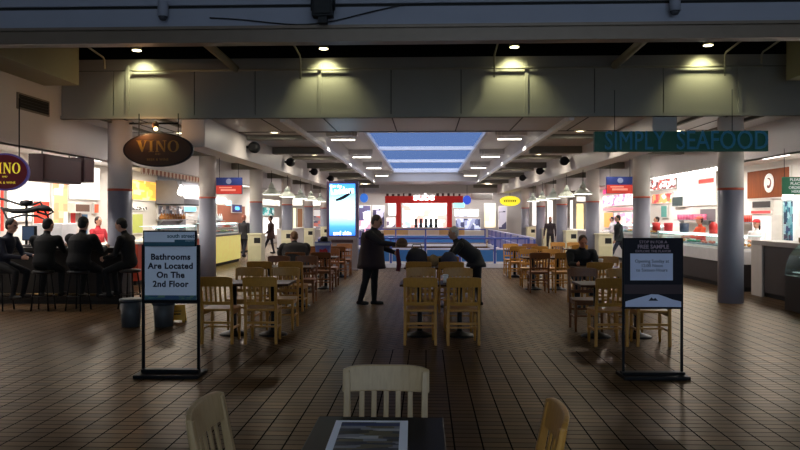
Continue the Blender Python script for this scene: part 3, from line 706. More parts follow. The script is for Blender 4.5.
p2 = onY(154, 126, 12.6)
t = thing('spot_lamp', 'small lamp on a bracket above the dark oval wine bar sign', 'lamp', (p2.x, 12.66, p2.z))
f = MB(); f.tube([(-.5, .04, .06), (.4, .04, .06)], .018, 8); f.build('bracket', M_blackmetal, t)
f = MB(); f.lathe([(.05, -.03), (.06, .05), (.03, .1)], n=16, rot=Euler((-.5, 0, .2))); f.build('housing', mat('lamp_bronze', (96, 64, 40), .4, .4), t)
f = MB(); f.ell((0.02, -.03, -.05), (.035, .035, .035)); f.build('bulb', mat('warm_bulb', (255, 230, 180), emit=9, ergb=(255, 222, 160)), t)
l = bpy.data.lights.new('point', 'POINT'); l.energy = 13; l.color = (1, .55, .24); l.shadow_soft_size = .05
o = bpy.data.objects.new('point', l); COL.objects.link(o); o.location = (p2.x - .25, 12.6, p2.z - .05)
p = onY(6, 172, 11.0)
M_ovr = mat('oval_maroon', (86, 14, 26), .45, emit=.25); 
ov2 = oval_sign('maroon oval wine bar sign with yellow letters at the left edge', (p.x, 11.0, p.z), 0.15, .72, .6, M_ovr, mat('oval_violet', (90, 80, 150), .45, emit=.2), mat('bright_gold', (220, 196, 60), .5, emit=.7), .17, 'BEER & WINE')
# seafood board
pa, pb = onY(594, 152, 13.0 - .45), onY(767, 131, 12.55)
t = thing('hanging_sign', 'long dark green seafood board with blue letters hanging before the right columns', 'sign', ((pa.x + pb.x) / 2, 12.55, pa.z))
W = pb.x - pa.x; H = pb.z - pa.z
f = MB(); f.box(-W / 2, -.05, 0, W / 2, .05, H); f.build('board', mat('seafood_green', (20, 72, 60), .5, emit=.1), t, .006)
M_sea = mat('seafood_blue', (30, 96, 128), .5, emit=.12)
text('SIMPLY', .47, M_sea, t, (-W * .27, -.07, H / 2), ext=.012, bold=0, sx=.72, sp=1.02); text('SEAFOOD', .47, M_sea, t, (W * .235, -.07, H / 2), ext=.012, bold=0, sx=.76, sp=1.0)
for s in (-.38, .3):
    f = MB(); f.tube([(s * W, 0, H), (s * W, 0, 3.56 - pa.z if False else 3.9 - pa.z)], .006, 6); f.build('wire', M_blackmetal, t)
f = MB(); f.box(-W * .4, .05, H - .06, W * .4, .48, H - .03); f.build('bracket', M_blackmetal, t)
# blade banners
M_navy = mat('banner_navy', (34, 48, 104), .5, emit=.12); M_red = mat('banner_red', (190, 54, 40), .5, emit=.35); M_em = mat('banner_emblem', (130, 140, 170), .5)
for u, s, lb in ((229, -1, 'navy and red banner sign with round emblem over the left stalls'), (620, 1, 'navy and red banner sign with round emblem over the right stalls')):
    p = onY(u, 194, 21.6); t = thing('banner_sign', lb, 'sign', (p.x, 21.6, 2.36))
    f = MB(); f.box(-.42, -.03, 0, .42, .03, .52); f.build('board', M_navy, t, .005)
    f = MB(); f.box(-.41, -.036, .01, .41, -.03, .27); f.build('red_half', M_red, t)
    f = MB(); f.lathe([(.085, 0), (.085, .006)], (0, -.03, .4), n=24, rot=Euler((PI / 2, 0, 0))); f.build('emblem', M_em, t)
    f = MB(); f.box(-.25, -.04, .1, .22, -.036, .16); f.box(-.3, -.04, .19, .1, -.036, .225); f.build('print', mat('banner_print', (230, 150, 130), .5, emit=.3), t)
    for x in (-.3, .3):
        f = MB(); f.tube([(x, 0, .52), (x, 0, 1.2)], .008, 6); f.build('hanger', M_blackmetal, t)
# ================================================================== FOOD STALLS
ABOARD = 0
def board(s, u0, v0, u1, v1, m, name, label, cat, X=SB - .0, th=.06, frame=None, group=None):
    XP = X - th; pa, pb = onX(u0, (v0 + v1) / 2, s * XP), onX(u1, (v0 + v1) / 2, s * XP); uc = (u0 + u1) / 2
    z1, z0 = onX(uc, v0, s * XP).z, onX(uc, v1, s * XP).z; ya, yb = sorted((pa.y, pb.y))
    t = thing(name, label, cat, (s * X, (ya + yb) / 2, z0), 0, group); hw = (yb - ya) / 2; H = z1 - z0
    a, b = sorted((-s * .002, -s * th)); f = MB(); f.box(a, -hw, 0, b, hw, H); f.build('frame', frame or MATS['lamp_white'], t, .004)
    e = min(.04, hw * .3, H * .2); a, b = sorted((-s * th, -s * (th + .008))); f = MB(); f.box(a, -hw + e, e, b, hw - e, H - e); f.build('panel', m, t)
    t['hw'] = hw; t['hh'] = H
    return t
def counter(s, y0, y1, mbody, mtop, label, zt=1.05, kick=None, slab=.06, name='service_counter', X=HX + .03, D=.62):
    t = thing(name, label, 'counter', (s * X, (y0 + y1) / 2, 0)); hw = (y1 - y0) / 2
    a, b = sorted((s * .04, s * D)); f = MB(); f.box(a, -hw, .1, b, hw, zt - slab); f.build('body', mbody, t, .005)
    a, b = sorted((0, s * (D + .03))); f = MB(); f.box(a, -hw, zt - slab, b, hw, zt); f.build('top', mtop, t, .006)
    a, b = sorted((s * .1, s * D)); f = MB(); f.box(a, -hw + .02, 0, b, hw - .02, .1); f.build('plinth', kick or M_black, t)
    return t
def case(s, y0, y1, z0, h, label, m_tray, X=HX + .12, n=4, group=None):
    """glass display case with food trays"""
    t = thing('display_case', label, 'display case', (s * X, (y0 + y1) / 2, z0)); hw = (y1 - y0) / 2
    a, b = sorted((0, s * .46)); f = MB(); f.box(a, -hw, 0, b, hw, .04); f.build('tray_bed', M_white, t)
    f = MB(); f.box(a, -hw, h - .02, b, hw, h); f.build('lid', mat('case_lid', (205, 225, 225), .25, emit=.25), t, .004)
    f = MB(); f.box(min(s * .05, s * .1), -hw + .03, h - .05, max(s * .05, s * .1), hw - .03, h - .022); f.build('case_lamp', mat('case_lamp', (240, 255, 250), emit=7, ergb=(226, 255, 246)), t)
    f = MB(); f.box(min(0, s * .01), -hw, .04, max(0, s * .01), hw, h - .02); f.build('glass_front', M_glass, t)
    for k in range(n):
        ya = -hw + 2 * hw * (k + .1) / n; yb = -hw + 2 * hw * (k + .9) / n
        g = MB(); g.box(min(s * .06, s * .4), ya, .04, max(s * .06, s * .4), yb, .075)
        o = g.build('tray', M_steel, t)
        g = MB(); r = random.Random(k)
        for q in range(9): g.ell((s * (.12 + .24 * r.random()), ya + .05 + (yb - ya - .1) * r.random(), .1 + .02 * r.random()), (.045, .05, .03), 8)
        fo = g.build('food', m_tray[k % len(m_tray)], o); fo['kind'] = 'stuff'
    for sg in (-1, 1):
        f = MB(); f.box(min(0, s * .03), sg * hw - .012, .04, max(0, s * .03), sg * hw + .012, h - .02); f.build('corner_post', M_steel, t)
def fridge(s, X, y, w, h, z, label, mcont, body=None, group=None):
    t = thing('drinks_fridge', label, 'fridge', (s * X, y, z), 0, group); a, b = sorted((0, s * .5))
    f = MB(); f.box(a, -w / 2, 0, b, w / 2, h); f.build('body', body or mat('fridge_grey', (90, 96, 104), .4), t, .01)
    a, b = sorted((-s * .004, 0)); f = MB(); f.box(a, -w / 2 + .05, .12, b, w / 2 - .05, h - .2); f.build('contents', mcont, t)
    a, b = sorted((-s * .035, -s * .025)); f = MB(); f.box(a, -w / 2 + .03, .1, b, w / 2 - .03, h - .18); f.build('glass_door', M_glass, t)
    a, b = sorted((-s * .03, 0)); f = MB(); f.box(a, -w / 2 + .02, h - .16, b, w / 2 - .02, h - .02); f.build('header', mat('fridge_header', (235, 240, 245), .4, emit=.8), t)
def shelf_with(s, X, y0, y1, z, label, item, gl, m, n, lab_item, r=.05, h=.2, nm='bottle'):
    t = thing('wall_shelf', label, 'shelf', (s * X, (y0 + y1) / 2, z)); hw = (y1 - y0) / 2; a, b = sorted((0, -s * .3))
    f = MB(); f.box(a, -hw, -.03, b, hw, 0); f.build('board', M_steel, t)
    for sg in (-.8, .8):
        f = MB(); f.prism([(0, 0), (-s * .22, 0), (0, -.18)], (0, sg * hw, -.03), (1, 0, 0), (0, 0, 1), (0, .02, 0)); f.build('bracket', M_steel, t)
    src = None
    for k in range(n):
        y = y0 + (y1 - y0) * (k + .5) / n
        if src is None:
            f = MB()
            if nm == 'bottle': f.lathe([(r, 0), (r, h * .6), (r * .45, h * .75), (r * .4, h)], n=14)
            else: f.lathe([(r * .75, 0), (r, h), (r * .9, h), (r * .68, .02)], n=14)
            src = f.build(nm, m); tag(src, lab_item, nm, gl); src.location = (s * (X - .16), y, z)
        else:
            c = src.copy(); COL.objects.link(c); c.location = (s * (X - .16), y, z)
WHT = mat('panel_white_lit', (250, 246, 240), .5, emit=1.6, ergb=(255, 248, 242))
M_tile = mat('counter_tile', (200, 196, 188), .4); M_stone = mat('counter_stone', (150, 144, 138), .35, var=.15, scale=25); M_darkpanel = mat('dark_panel', (52, 46, 46), .5)
# --- far end: stalls facing us
def fboard(u0, v0, u1, v1, Y, m, name, label, cat, th=.08, frame=None):
    a, b = onY(u0, v1, Y), onY(u1, v0, Y); t = thing(name, label, cat, ((a.x + b.x) / 2, Y, a.z)); hw = (b.x - a.x) / 2; H = b.z - a.z
    f = MB(); f.box(-hw, 0, 0, hw, th, H); f.build('frame', frame or MATS['lamp_white'], t, .004)
    e = min(.05, hw * .2, H * .2); f = MB(); f.box(-hw + e, -.008, e, hw - e, 0, H - e); f.build('panel', m, t); t['hh'] = H
    return t
# --- left 1: behind the wine bar
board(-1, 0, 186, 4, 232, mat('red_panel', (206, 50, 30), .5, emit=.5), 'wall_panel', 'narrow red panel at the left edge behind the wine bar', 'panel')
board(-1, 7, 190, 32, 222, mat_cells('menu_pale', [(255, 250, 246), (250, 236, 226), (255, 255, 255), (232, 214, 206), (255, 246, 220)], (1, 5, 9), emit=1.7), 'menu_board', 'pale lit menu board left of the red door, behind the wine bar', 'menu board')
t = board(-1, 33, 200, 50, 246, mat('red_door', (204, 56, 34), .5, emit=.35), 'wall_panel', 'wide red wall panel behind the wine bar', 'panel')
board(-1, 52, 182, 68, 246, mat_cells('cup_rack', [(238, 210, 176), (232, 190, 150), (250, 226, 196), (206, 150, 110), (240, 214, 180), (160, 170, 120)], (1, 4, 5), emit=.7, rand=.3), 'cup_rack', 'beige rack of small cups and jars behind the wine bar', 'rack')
board(-1, 69, 165, 100, 200, WHT, 'menu_board', 'large white lit board above the staff behind the wine bar', 'menu board')
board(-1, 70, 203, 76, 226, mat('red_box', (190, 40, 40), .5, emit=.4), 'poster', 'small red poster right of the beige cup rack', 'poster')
board(-1, 75, 203, 90, 213, mat('brown_shelf', (110, 80, 66), .5), 'wall_cupboard', 'brown wall cupboard behind the red shirted worker', 'cupboard', th=.25)
board(-1, 81, 213, 88, 236, mat('steel_blue', (70, 110, 150), .4, emit=.2), 'poster', 'blue poster under the brown wall cupboard', 'poster')
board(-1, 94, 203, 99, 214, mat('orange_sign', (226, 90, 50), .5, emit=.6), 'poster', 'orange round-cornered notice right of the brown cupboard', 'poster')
t = thing('ice_maker', 'white ice maker box behind the wine bar', 'machine', (-8.9, 16.5, 0)); f = MB(); f.box(-.35, -.35, .1, .35, .35, 1.5); f.build('body', mat('machine_white', (235, 236, 238), .4), t, .02); f = MB(); f.box(-.3, -.37, .75, .3, -.35, 1.4); f.build('door', MATS['machine_white'], t, .01); f = MB(); f.box(-.3, -.3, 0, .3, .3, .1); f.build('base', M_black, t)
counter(-1, 14.1, 16.4, M_darkpanel, M_tile, 'white topped service counter behind the seated wine bar guests')
for y0, y1, z0, lb in ((12.4, 13.8, 2.3, 'long maroon box sign under the left bulkhead'), (13.9, 14.35, 2.36, 'short maroon box sign under the left bulkhead')):
    t = thing('box_sign', lb, 'sign', (-7.05, (y0 + y1) / 2, z0)); f = MB(); h = (y1 - y0) / 2
    f.box(-.14, -h, 0, .14, h, .5); f.build('box', mat('box_maroon', (58, 22, 26), .5), t, .01)
    f = MB(); f.box(.14, -h + .04, .05, .146, h - .04, .45); f.build('face', mat('box_face', (70, 24, 26), .45), t)
    for sg in (-.7, .7):
        f = MB(); f.tube([(0, sg * h, .5), (0, sg * h, 2.86 - z0)], .012, 6); f.build('hanger', M_blackmetal, t)
# --- left 2: kitchen with garland
counter(-1, 16.7, 21.4, mat('red_tile_front', (170, 62, 40), .45, var=.25, scale=12), M_tile, 'red tiled kitchen counter behind the bathrooms stand')
case(-1, 18.0, 21.2, 1.05, .36, 'glass case of baked food on the red tiled counter', [mat('baked', (196, 140, 70), .6), mat('cheese', (222, 190, 110), .6), mat('greens', (90, 120, 50), .6)], n=5)
board(-1, 132, 180, 156, 201, mat_cells('menu_yellow', [(255, 214, 96), (250, 196, 80), (255, 230, 150), (236, 170, 70)], (1, 2, 5), emit=1.0), 'menu_board', 'yellow lit menu board beside the left column', 'menu board')
board(-1, 132, 206, 147, 211, mat_cells('checks', [(30, 26, 26), (240, 236, 230)], (1, 9, 18), emit=.3), 'check_strip', 'black and white checkered strip under the yellow menu board', 'trim strip')
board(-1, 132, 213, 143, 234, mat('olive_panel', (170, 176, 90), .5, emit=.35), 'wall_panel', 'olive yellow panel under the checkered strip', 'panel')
t = thing('extractor_hood', 'grey steel extractor hood in the kitchen stall', 'hood', (-9.2, 26.1, 2.12)); f = MB(); f.prism([(-.55, 0), (.5, 0), (.5, .2), (.2, .85), (-.55, .85)], (0, -1.2, 0), (1, 0, 0), (0, 0, 1), (0, 2.4, 0)); f.build('canopy', mat('hood_grey', (118, 118, 126), .4, .3), t, .01); f = MB(); f.box(-.52, -1.18, -.03, .46, 1.18, 0); f.build('filter', M_iron, t)
t = thing('kitchen_range', 'steel cooking range under the extractor hood', 'stove', (-9.3, 26.1, 0)); f = MB(); f.box(-.4, -.9, .12, .4, .9, .95); f.build('body', M_steel, t, .01); f = MB(); f.box(-.4, -.9, .95, -.34, .9, 1.3); f.build('splash', M_steel, t)
for k in range(3):
    f = MB(); f.tube([(.42, -.6 + .6 * k - .2, .75), (.42, -.6 + .6 * k + .2, .75)], .015, 6); f.build('handle', M_blackmetal, t)
f = MB(); f.box(-.36, -.86, 0, .36, .86, .12); f.build('plinth', M_black, t)
t = thing('pendant_lamp', 'bright drop shaped pendant lamp hanging in the kitchen stall', 'lamp', (-7.9, onX(181, 190, -7.9).y, onX(181, 196, -7.9).z)); f = MB(); f.lathe([(0, 0), (.09, .04), (.12, .12), (.06, .26), (.02, .36)], n=18); f.build('shade', mat('drop_glow', (255, 252, 246), emit=5, ergb=(255, 250, 240)), t); f = MB(); f.tube([(0, 0, .36), (0, 0, .78)], .008, 6); f.build('cord', M_black, t)
board(-1, 186, 185, 197, 203, mat_cells('menu_mixed', [(240, 236, 244), (210, 200, 216), (120, 110, 120), (255, 250, 250)], (1, 3, 5), emit=1.0), 'menu_board', 'patchy white menu board right of the steel hood', 'menu board')
board(-1, 184, 206, 196, 212, mat('cyan_neon', (90, 200, 250), .4, emit=2.5), 'neon_sign', 'cyan neon strip sign in the kitchen stall', 'sign')
board(-1, 157, 176, 186, 236, mat('steel_wall', (120, 122, 130), .35, .5), 'wall_cladding', 'steel cladding on the kitchen wall', 'cladding', th=.015)
board(-1, 158, 205, 184, 221, mat_cells('clutter_grey', [(150, 150, 158), (60, 58, 64), (236, 236, 240), (104, 98, 106), (180, 160, 150)], (1, 4, 7), emit=.3), 'utensil_rack', 'rack of hanging utensils and papers under the steel hood', 'rack')
shelf_with(-1, SB - .02, 25.0, 27.6, 1.56, 'steel wall shelf of jars at the back of the kitchen stall', 'jar', 'jars on the kitchen shelf', mat('jar_amber', (180, 120, 60), .3), 9, 'amber jar on the steel kitchen shelf', .08, .22)
t = thing('pennant_garland', 'row of red and white pennants along the bulkhead over the kitchen stall', 'garland', (-6.88, 19.1, 2.85))
g = MB(); g.tube([(0, -2.5, 0), (0, 2.5, 0)], .008, 6); g.build('string', M_white, t)
for k in range(36):
    y = -2.4 + k * .137; g = MB(); g.prism([(-.066, 0), (.066, 0), (.06, -.1), (0, -.16), (-.06, -.1)], (0.0, y, 0), (0, 1, 0), (0, 0, 1), (.006, 0, 0))
    g.build('pennant', mat('pennant_red', (150, 92, 70), .6) if k % 2 else mat('pennant_white', (214, 190, 166), .6), t)
# --- left 3: deli with lit glass counter
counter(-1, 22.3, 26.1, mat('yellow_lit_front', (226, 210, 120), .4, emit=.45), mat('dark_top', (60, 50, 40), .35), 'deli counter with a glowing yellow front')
case(-1, 22.5, 25.9, 1.05, .4, 'long glass case on the glowing yellow counter', [mat('salad', (120, 150, 70), .6), mat('pasta', (226, 196, 130), .6), mat('ham', (210, 120, 110), .6)], n=6)
board(-1, 215, 197, 226, 204, mat('neon_white', (230, 250, 255), emit=3, ergb=(226, 248, 255)), 'neon_sign', 'white neon sign left part over the deli stall', 'sign')
board(-1, 226, 200, 231, 206, mat('neon_blue', (150, 225, 255), emit=3, ergb=(140, 220, 255)), 'neon_sign', 'pale blue neon sign right of the white one', 'sign')
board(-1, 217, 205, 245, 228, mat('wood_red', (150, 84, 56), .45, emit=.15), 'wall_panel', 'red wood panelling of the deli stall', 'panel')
t = board(-1, 232, 204, 242, 213, mat('led_navy', (24, 24, 90), .4, emit=.5), 'led_sign', 'navy sign with glowing blue letters in the deli stall', 'sign', X=SB - .09)
text('OPEN', t['hh'] * .5, mat('led_blue', (90, 170, 255), emit=4, ergb=(80, 165, 255)), t, (.075, 0, t['hh'] / 2), rot=(PI / 2, 0, PI / 2), bold=.006, sx=1.3)
# --- left 4: further stalls
counter(-1, 30.4, 34.6, mat('beige_front', (206, 176, 132), .45), M_tile, 'beige fronted counter beyond the deli on the left', X=8.3)
counter(-1, 35.2, 41.2, mat('pale_front', (204, 200, 196), .45), M_tile, 'pale counter farthest along the left stalls')
board(-1, 262, 207, 274, 216, mat_cells('teal_menu', [(60, 150, 150), (220, 240, 236), (90, 180, 176), (40, 110, 116)], (1, 2, 5), emit=.8), 'menu_board', 'teal menu board between the third and fourth left columns', 'menu board')
board(-1, 263, 217, 279, 236, WHT, 'wall_panel', 'white lit panel below the teal menu board', 'panel')
board(-1, 262, 199, 280, 206, mat_cells('menu_far_white', [(255, 255, 255), (240, 230, 214), (255, 246, 236), (210, 196, 180)], (1, 1.5, 6), emit=1.6), 'menu_board', 'white menu board above the teal one', 'menu board')
fboard(292, 199, 303, 206, 43.0, mat('menu_far_b', (255, 246, 230), .5, emit=1.8), 'menu_board', 'white menu board between the fourth and fifth left columns', 'menu board')
fboard(293, 208, 296, 230, 43.0, mat('warm_strip', (255, 236, 190), .5, emit=1.2), 'lit_strip', 'warm vertical light strip between the far left columns', 'light')
fboard(297, 208, 303, 230, 43.0, mat('brown_door', (150, 104, 70), .5, emit=.1), 'wall_panel', 'brown wall panel beside the warm light strip', 'panel')
fboard(312, 198, 327, 206, 46.8, mat('menu_far_c', (255, 248, 236), .5, emit=2.2), 'menu_board', 'bright menu board just left of the advert kiosk', 'menu board')
fboard(313, 208, 326, 230, 46.8, mat_cells('far_shelves', [(230, 226, 226), (150, 140, 146), (200, 120, 110), (255, 250, 246), (90, 90, 110)], (1, 1.2, 7), emit=.5), 'shelf_unit', 'crowded shelf unit left of the advert kiosk', 'shelf')
# --- right 1: counter with red capped worker
t = counter(1, 12.85, 15.2, M_darkpanel, M_stone, 'grey stone counter with dark front at the right edge', zt=1.16, slab=.1)
f = MB(); f.box(.0, .7, 0, .05, 1.17, 1.06); f.build('end_panel', mat('pale_stone', (186, 180, 172), .4), t)
t = thing('display_case', 'curved glass display case at the right edge', 'display case', (6.52, 11.95, 0))
f = MB(); f.box(-.12, -.8, .0, .6, .8, .62); f.build('base', M_darkpanel, t, .01)
g = MB(); n = 10; pr0 = [(-.12 + .5 * (1 - math.cos(PI / 2 * k / n)), .62 + .62 * math.sin(PI / 2 * k / n)) for k in range(n + 1)]
g.prism(pr0 + [(x + .012, z - .012) for x, z in pr0[::-1]], (0, -.79, 0), (1, 0, 0), (0, 0, 1), (0, 1.58, 0)); g.build('curved_glass', M_glass, t)
g = MB(); g.prism(pr0 + [(.6, 1.24), (.6, .62)], (0, .78, 0), (1, 0, 0), (0, 0, 1), (0, .02, 0)); g.build('end_panel', M_glass, t)
f = MB(); f.box(.36, -.8, 1.22, .62, .8, 1.25); f.build('lid', M_steel, t); f = MB(); f.box(.4, -.76, 1.19, .56, .76, 1.215); f.build('case_lamp', MATS['case_lamp'], t)
f = MB(); f.box(.58, -.78, .62, .61, .78, 1.22); f.build('back_panel', M_white, t); 
for z in (.66, .92):
    f = MB(); f.box(.0 if z < .8 else .12, -.76, z, .56, .76, z + .015); sh = f.build('shelf', mat('shelf_pale', (220, 232, 228), .3, emit=.3), t)
    g = MB(); r = random.Random(int(z * 100))
    for q in range(16): g.ell((.2 + .3 * r.random(), -.68 + 1.36 * r.random(), z + .045), (.06, .06, .035), 8)
    fo = g.build('pastry', mat('pastry', (206, 180, 130), .6), sh); fo['kind'] = 'stuff'
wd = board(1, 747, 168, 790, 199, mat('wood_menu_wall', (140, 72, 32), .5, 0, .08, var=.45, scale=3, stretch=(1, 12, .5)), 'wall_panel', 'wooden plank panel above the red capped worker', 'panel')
t = thing('round_logo', 'white round emblem with a dark curl on the wooden plank panel', 'sign', (SB - .075, onX(772, 183, SB).y, onX(772, 183, SB).z))
f = MB(); f.lathe([(.27, 0), (.27, .02)], n=36, rot=Euler((0, -PI / 2, 0))); f.build('disc', mat('disc_white', (246, 240, 236), .5, emit=.3), t)
g = MB(); arc = [(.15 * math.cos(a), .15 * math.sin(a)) for a in np.linspace(-2.3, 2.0, 18)] + [(.09 * math.cos(a), .02 + .09 * math.sin(a)) for a in np.linspace(2.0, -2.3, 18)]
g.prism(arc, (-.021, 0, 0), (0, -1, 0), (0, 0, 1), (-.004, 0, 0)); g.build('curl', mat('curl_dark', (120, 40, 40), .5), t)
board(1, 752, 200, 771, 209, M_darkpanel, 'menu_board', 'dark menu strip under the wooden plank panel', 'menu board')
board(1, 751, 210, 771, 214, mat('red_strip', (220, 60, 60), .5, emit=.8), 'menu_board', 'red strip sign under the dark menu strip', 'sign')
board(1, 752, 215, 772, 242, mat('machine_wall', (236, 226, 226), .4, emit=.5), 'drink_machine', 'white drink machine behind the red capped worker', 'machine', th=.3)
fridge(1, 9.28, 18.3, .55, 1.75, 0.5, 'glass door drinks fridge right of the red capped worker', mat_cells('cans', [(60, 120, 140), (40, 70, 110), (130, 170, 180), (190, 206, 214), (30, 50, 80)], (1, 9, 6), emit=.3), MATS['machine_white'])
t = thing('low_cabinet', 'low grey cabinet the drinks fridge stands on', 'cabinet', (9.42, 18.3, 0)); f = MB(); f.box(-.35, -.8, .0, .35, .8, .5); f.build('body', M_tile, t, .01); f = MB(); f.box(-.365, -.7, .08, -.35, -.03, .44); f.build('door', M_stone, t); f = MB(); f.box(-.365, .03, .08, -.35, .7, .44); f.build('door', M_stone, t)
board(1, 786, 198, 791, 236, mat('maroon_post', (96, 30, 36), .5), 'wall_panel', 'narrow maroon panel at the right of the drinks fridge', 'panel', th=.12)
p = onY(794, 186, 12.7)
t = thing('hanging_sign', 'small green sign with white words at the right edge', 'sign', (p.x + .03, 12.7, p.z - .15))
f = MB(); f.box(-.24, -.012, 0, .24, .012, .31); f.build('board', mat('sign_leaf', (66, 132, 96), .5, emit=.15), t, .004)
text('PLEASE\nPLACE\nORDERS\nHERE', .07, mat('sign_white', (236, 240, 236), .5, emit=.3), t, (0, -.0145, .155), bold=.001)
for sx in (-.2, .2):
    f = MB(); f.tube([(sx, 0, .31), (sx, 0, 2.87 - p.z + .15)], .005, 6); f.build('wire', M_blackmetal, t)
t = thing('napkin_box', 'brown box on the stone counter at the right edge', 'box', (7.15, 13.35, 1.161)); f = MB(); f.box(-.1, -.18, 0, .1, .18, .1); f.build('body', mat('kraft', (120, 92, 60), .6), t, .006); f = MB(); f.box(-.06, -.1, .1, .06, .1, .125); f.build('napkins', M_paper, t)
# --- right 2: seafood counter
counter(1, 15.7, 21.6, M_darkpanel, mat('slab_white', (232, 230, 228), .3), 'white slab seafood counter behind the right column', zt=.9, slab=.3)
case(1, 15.8, 21.5, .9, .33, 'glass seafood case glowing pale green on the white counter', [mat('fried', (226, 150, 60), .6), mat('ice', (226, 240, 244), .4), mat('shrimp', (230, 120, 90), .5), mat('herbs', (60, 150, 110), .6)], n=6)
board(1, 650, 167, 676, 190, mat_cells('menu_r2', [(255, 255, 252), (110, 60, 60), (255, 255, 255), (255, 250, 246), (190, 90, 80)], (1, 4, 9), emit=1.5), 'menu_board', 'white lit menu board left part over the seafood stall', 'menu board')
board(1, 677, 158, 716, 206, WHT, 'menu_board', 'large white lit board right part over the seafood stall', 'menu board')
t = board(1, 698, 178, 714, 184, mat('red_words', (214, 60, 50), .5, emit=.8), 'word_sign', 'red word strip on the large white seafood board', 'sign', X=SB - .1, th=.03)
board(1, 672, 196, 683, 207, mat('fish_dark', (40, 60, 60), .5, emit=.1), 'poster', 'dark fish poster on the seafood wall', 'poster', X=SB - .08)
t = board(1, 652, 193, 672, 204, mat_cells('red_orange', [(226, 90, 66), (250, 160, 90), (255, 230, 210), (200, 50, 50)], (1, 3, 5), emit=.8), 'poster', 'red and orange food poster on the seafood wall', 'poster')
board(1, 661, 205, 667, 218, mat('teal_post', (80, 150, 140), .5, emit=.2), 'poster', 'narrow teal poster below the food poster', 'poster', X=SB - .02)
board(1, 700, 208, 716, 226, mat('steel_grey_panel', (120, 116, 122), .4), 'wall_panel', 'grey steel panel behind the orange shirted worker', 'panel')
for k, (u, c, lb) in enumerate(((656, (210, 60, 60), 'red tin on the seafood case, left one'), (668, (190, 40, 50), 'dark red box on the seafood case'), (684, (60, 70, 90), 'blue-grey pot on the seafood case'), (713, (190, 50, 46), 'red bottle beside the right column'))):
    q = onX(u, 232, HX + .35); f = MB()
    f.lathe([(.1, 0), (.11, .22), (.07, .26), (.05, .3)] if k == 3 else [(.12, 0), (.13, .24), (.1, .25)], n=18)
    o = f.build('bottle' if k == 3 else 'pot', mat('pot_%d' % k, c, .4)); o.location = (HX + .36, q.y, 1.231); tag(o, lb, 'bottle' if k == 3 else 'pot')
t = thing('light_string', 'string of small white lamps along the bulkhead over the seafood stall', 'lights', (6.86, 18.6, 2.84))
g = MB(); g.tube([(0, -2.8, 0), (0, 2.8, 0)], .008, 6); g.build('cord', M_white, t)
for k in range(24):
    g = MB(); g.ell((0, -2.7 + k * .235, -.05), (.045, .06, .055), 10); g.build('bulb', mat('string_bulb', (255, 250, 246), emit=3, ergb=(255, 246, 240)), t)
for k, (y0, y1, z, c, n, lb, nm) in enumerate(((20.8, 22.2, 1.5, (210, 70, 56), 10, 'red tins on the steel shelf of the seafood stall', 'cup'), (24.2, 27.0, 1.55, (240, 120, 160), 10, 'pink jars on the sweets stall shelf', 'cup'))):
    shelf_with(1, SB - .09, y0, y1, z, 'steel shelf of ' + lb.split(' on ')[0], nm, lb, mat('shelf_item_%d' % k, c, .4), n, lb[:-1].replace('tins', 'tin').replace('jars', 'jar') if False else lb.replace('tins', 'tin').replace('jars', 'jar'), .06, .2, nm)
for k, (y0, y1, z, c, n, lb) in enumerate(((29.0, 32.5, 1.5, (230, 240, 245), 12, 'pale bottle on the deli back shelf'),)):
    shelf_with(-1, SB - .09, y0, y1, z, 'steel shelf of pale bottles in the deli', 'bottle', lb + 's', mat('shelf_bottle_%d' % k, c, .25), n, lb, .055, .3)
# --- right 3: sweets with pink light
counter(1, 22.3, 28.4, mat('white_front', (226, 222, 218), .4), M_tile, 'white fronted sweets counter beyond the second right column', X=7.4)
case(1, 22.5, 28.2, 1.05, .34, 'glass case of sweets on the white fronted counter', [mat('pink_sweet', (236, 120, 160), .5), mat('orange_sweet', (240, 150, 70), .5), mat('white_sweet', (244, 240, 236), .5)], n=6, X=7.5)
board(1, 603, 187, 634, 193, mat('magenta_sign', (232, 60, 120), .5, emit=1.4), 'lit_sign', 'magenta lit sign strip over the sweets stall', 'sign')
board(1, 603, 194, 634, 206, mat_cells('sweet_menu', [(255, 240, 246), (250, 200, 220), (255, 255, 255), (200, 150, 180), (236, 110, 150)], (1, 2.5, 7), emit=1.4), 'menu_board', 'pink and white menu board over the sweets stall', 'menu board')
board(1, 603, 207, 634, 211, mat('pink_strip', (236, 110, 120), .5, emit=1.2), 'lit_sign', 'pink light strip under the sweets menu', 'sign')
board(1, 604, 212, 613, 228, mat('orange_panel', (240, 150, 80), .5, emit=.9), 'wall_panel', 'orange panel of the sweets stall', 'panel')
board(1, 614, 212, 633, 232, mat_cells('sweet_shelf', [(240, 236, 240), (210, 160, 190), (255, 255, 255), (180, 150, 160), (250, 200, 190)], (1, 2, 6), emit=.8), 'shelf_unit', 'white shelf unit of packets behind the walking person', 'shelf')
# --- right 4
counter(1, 29.3, 34.6, mat('grey_front', (170, 164, 160), .45), M_tile, 'grey fronted counter beyond the third right column')
counter(1, 35.2, 41.2, mat('pale_front_b', (196, 192, 190), .45), M_tile, 'pale counter farthest along the right stalls')
for u0, u1, v0, v1, lb in ((547, 553, 200, 230, 'white lit panel left of the fourth right column'), (570, 573, 200, 231, 'white lit strip right of the fourth right column'), (576, 584, 203, 230, 'warm lit panel before the third right column'), (532, 538, 201, 226, 'tall white lit panel between the far right columns')):
    fboard(u0, v0, u1, v1, 46.8 if u0 < 540 else 43.0, WHT if 'white' in lb else mat('warm_panel', (250, 226, 150), .5, emit=1.2), 'wall_panel', lb, 'panel')
fboard(576, 196, 586, 202, 43.1, mat('menu_r4', (255, 246, 236), .5, emit=1.4), 'menu_board', 'small white menu board before the third right column', 'menu board')
M_redcan = mat('canopy_red', (190, 40, 34), .45, emit=.3)
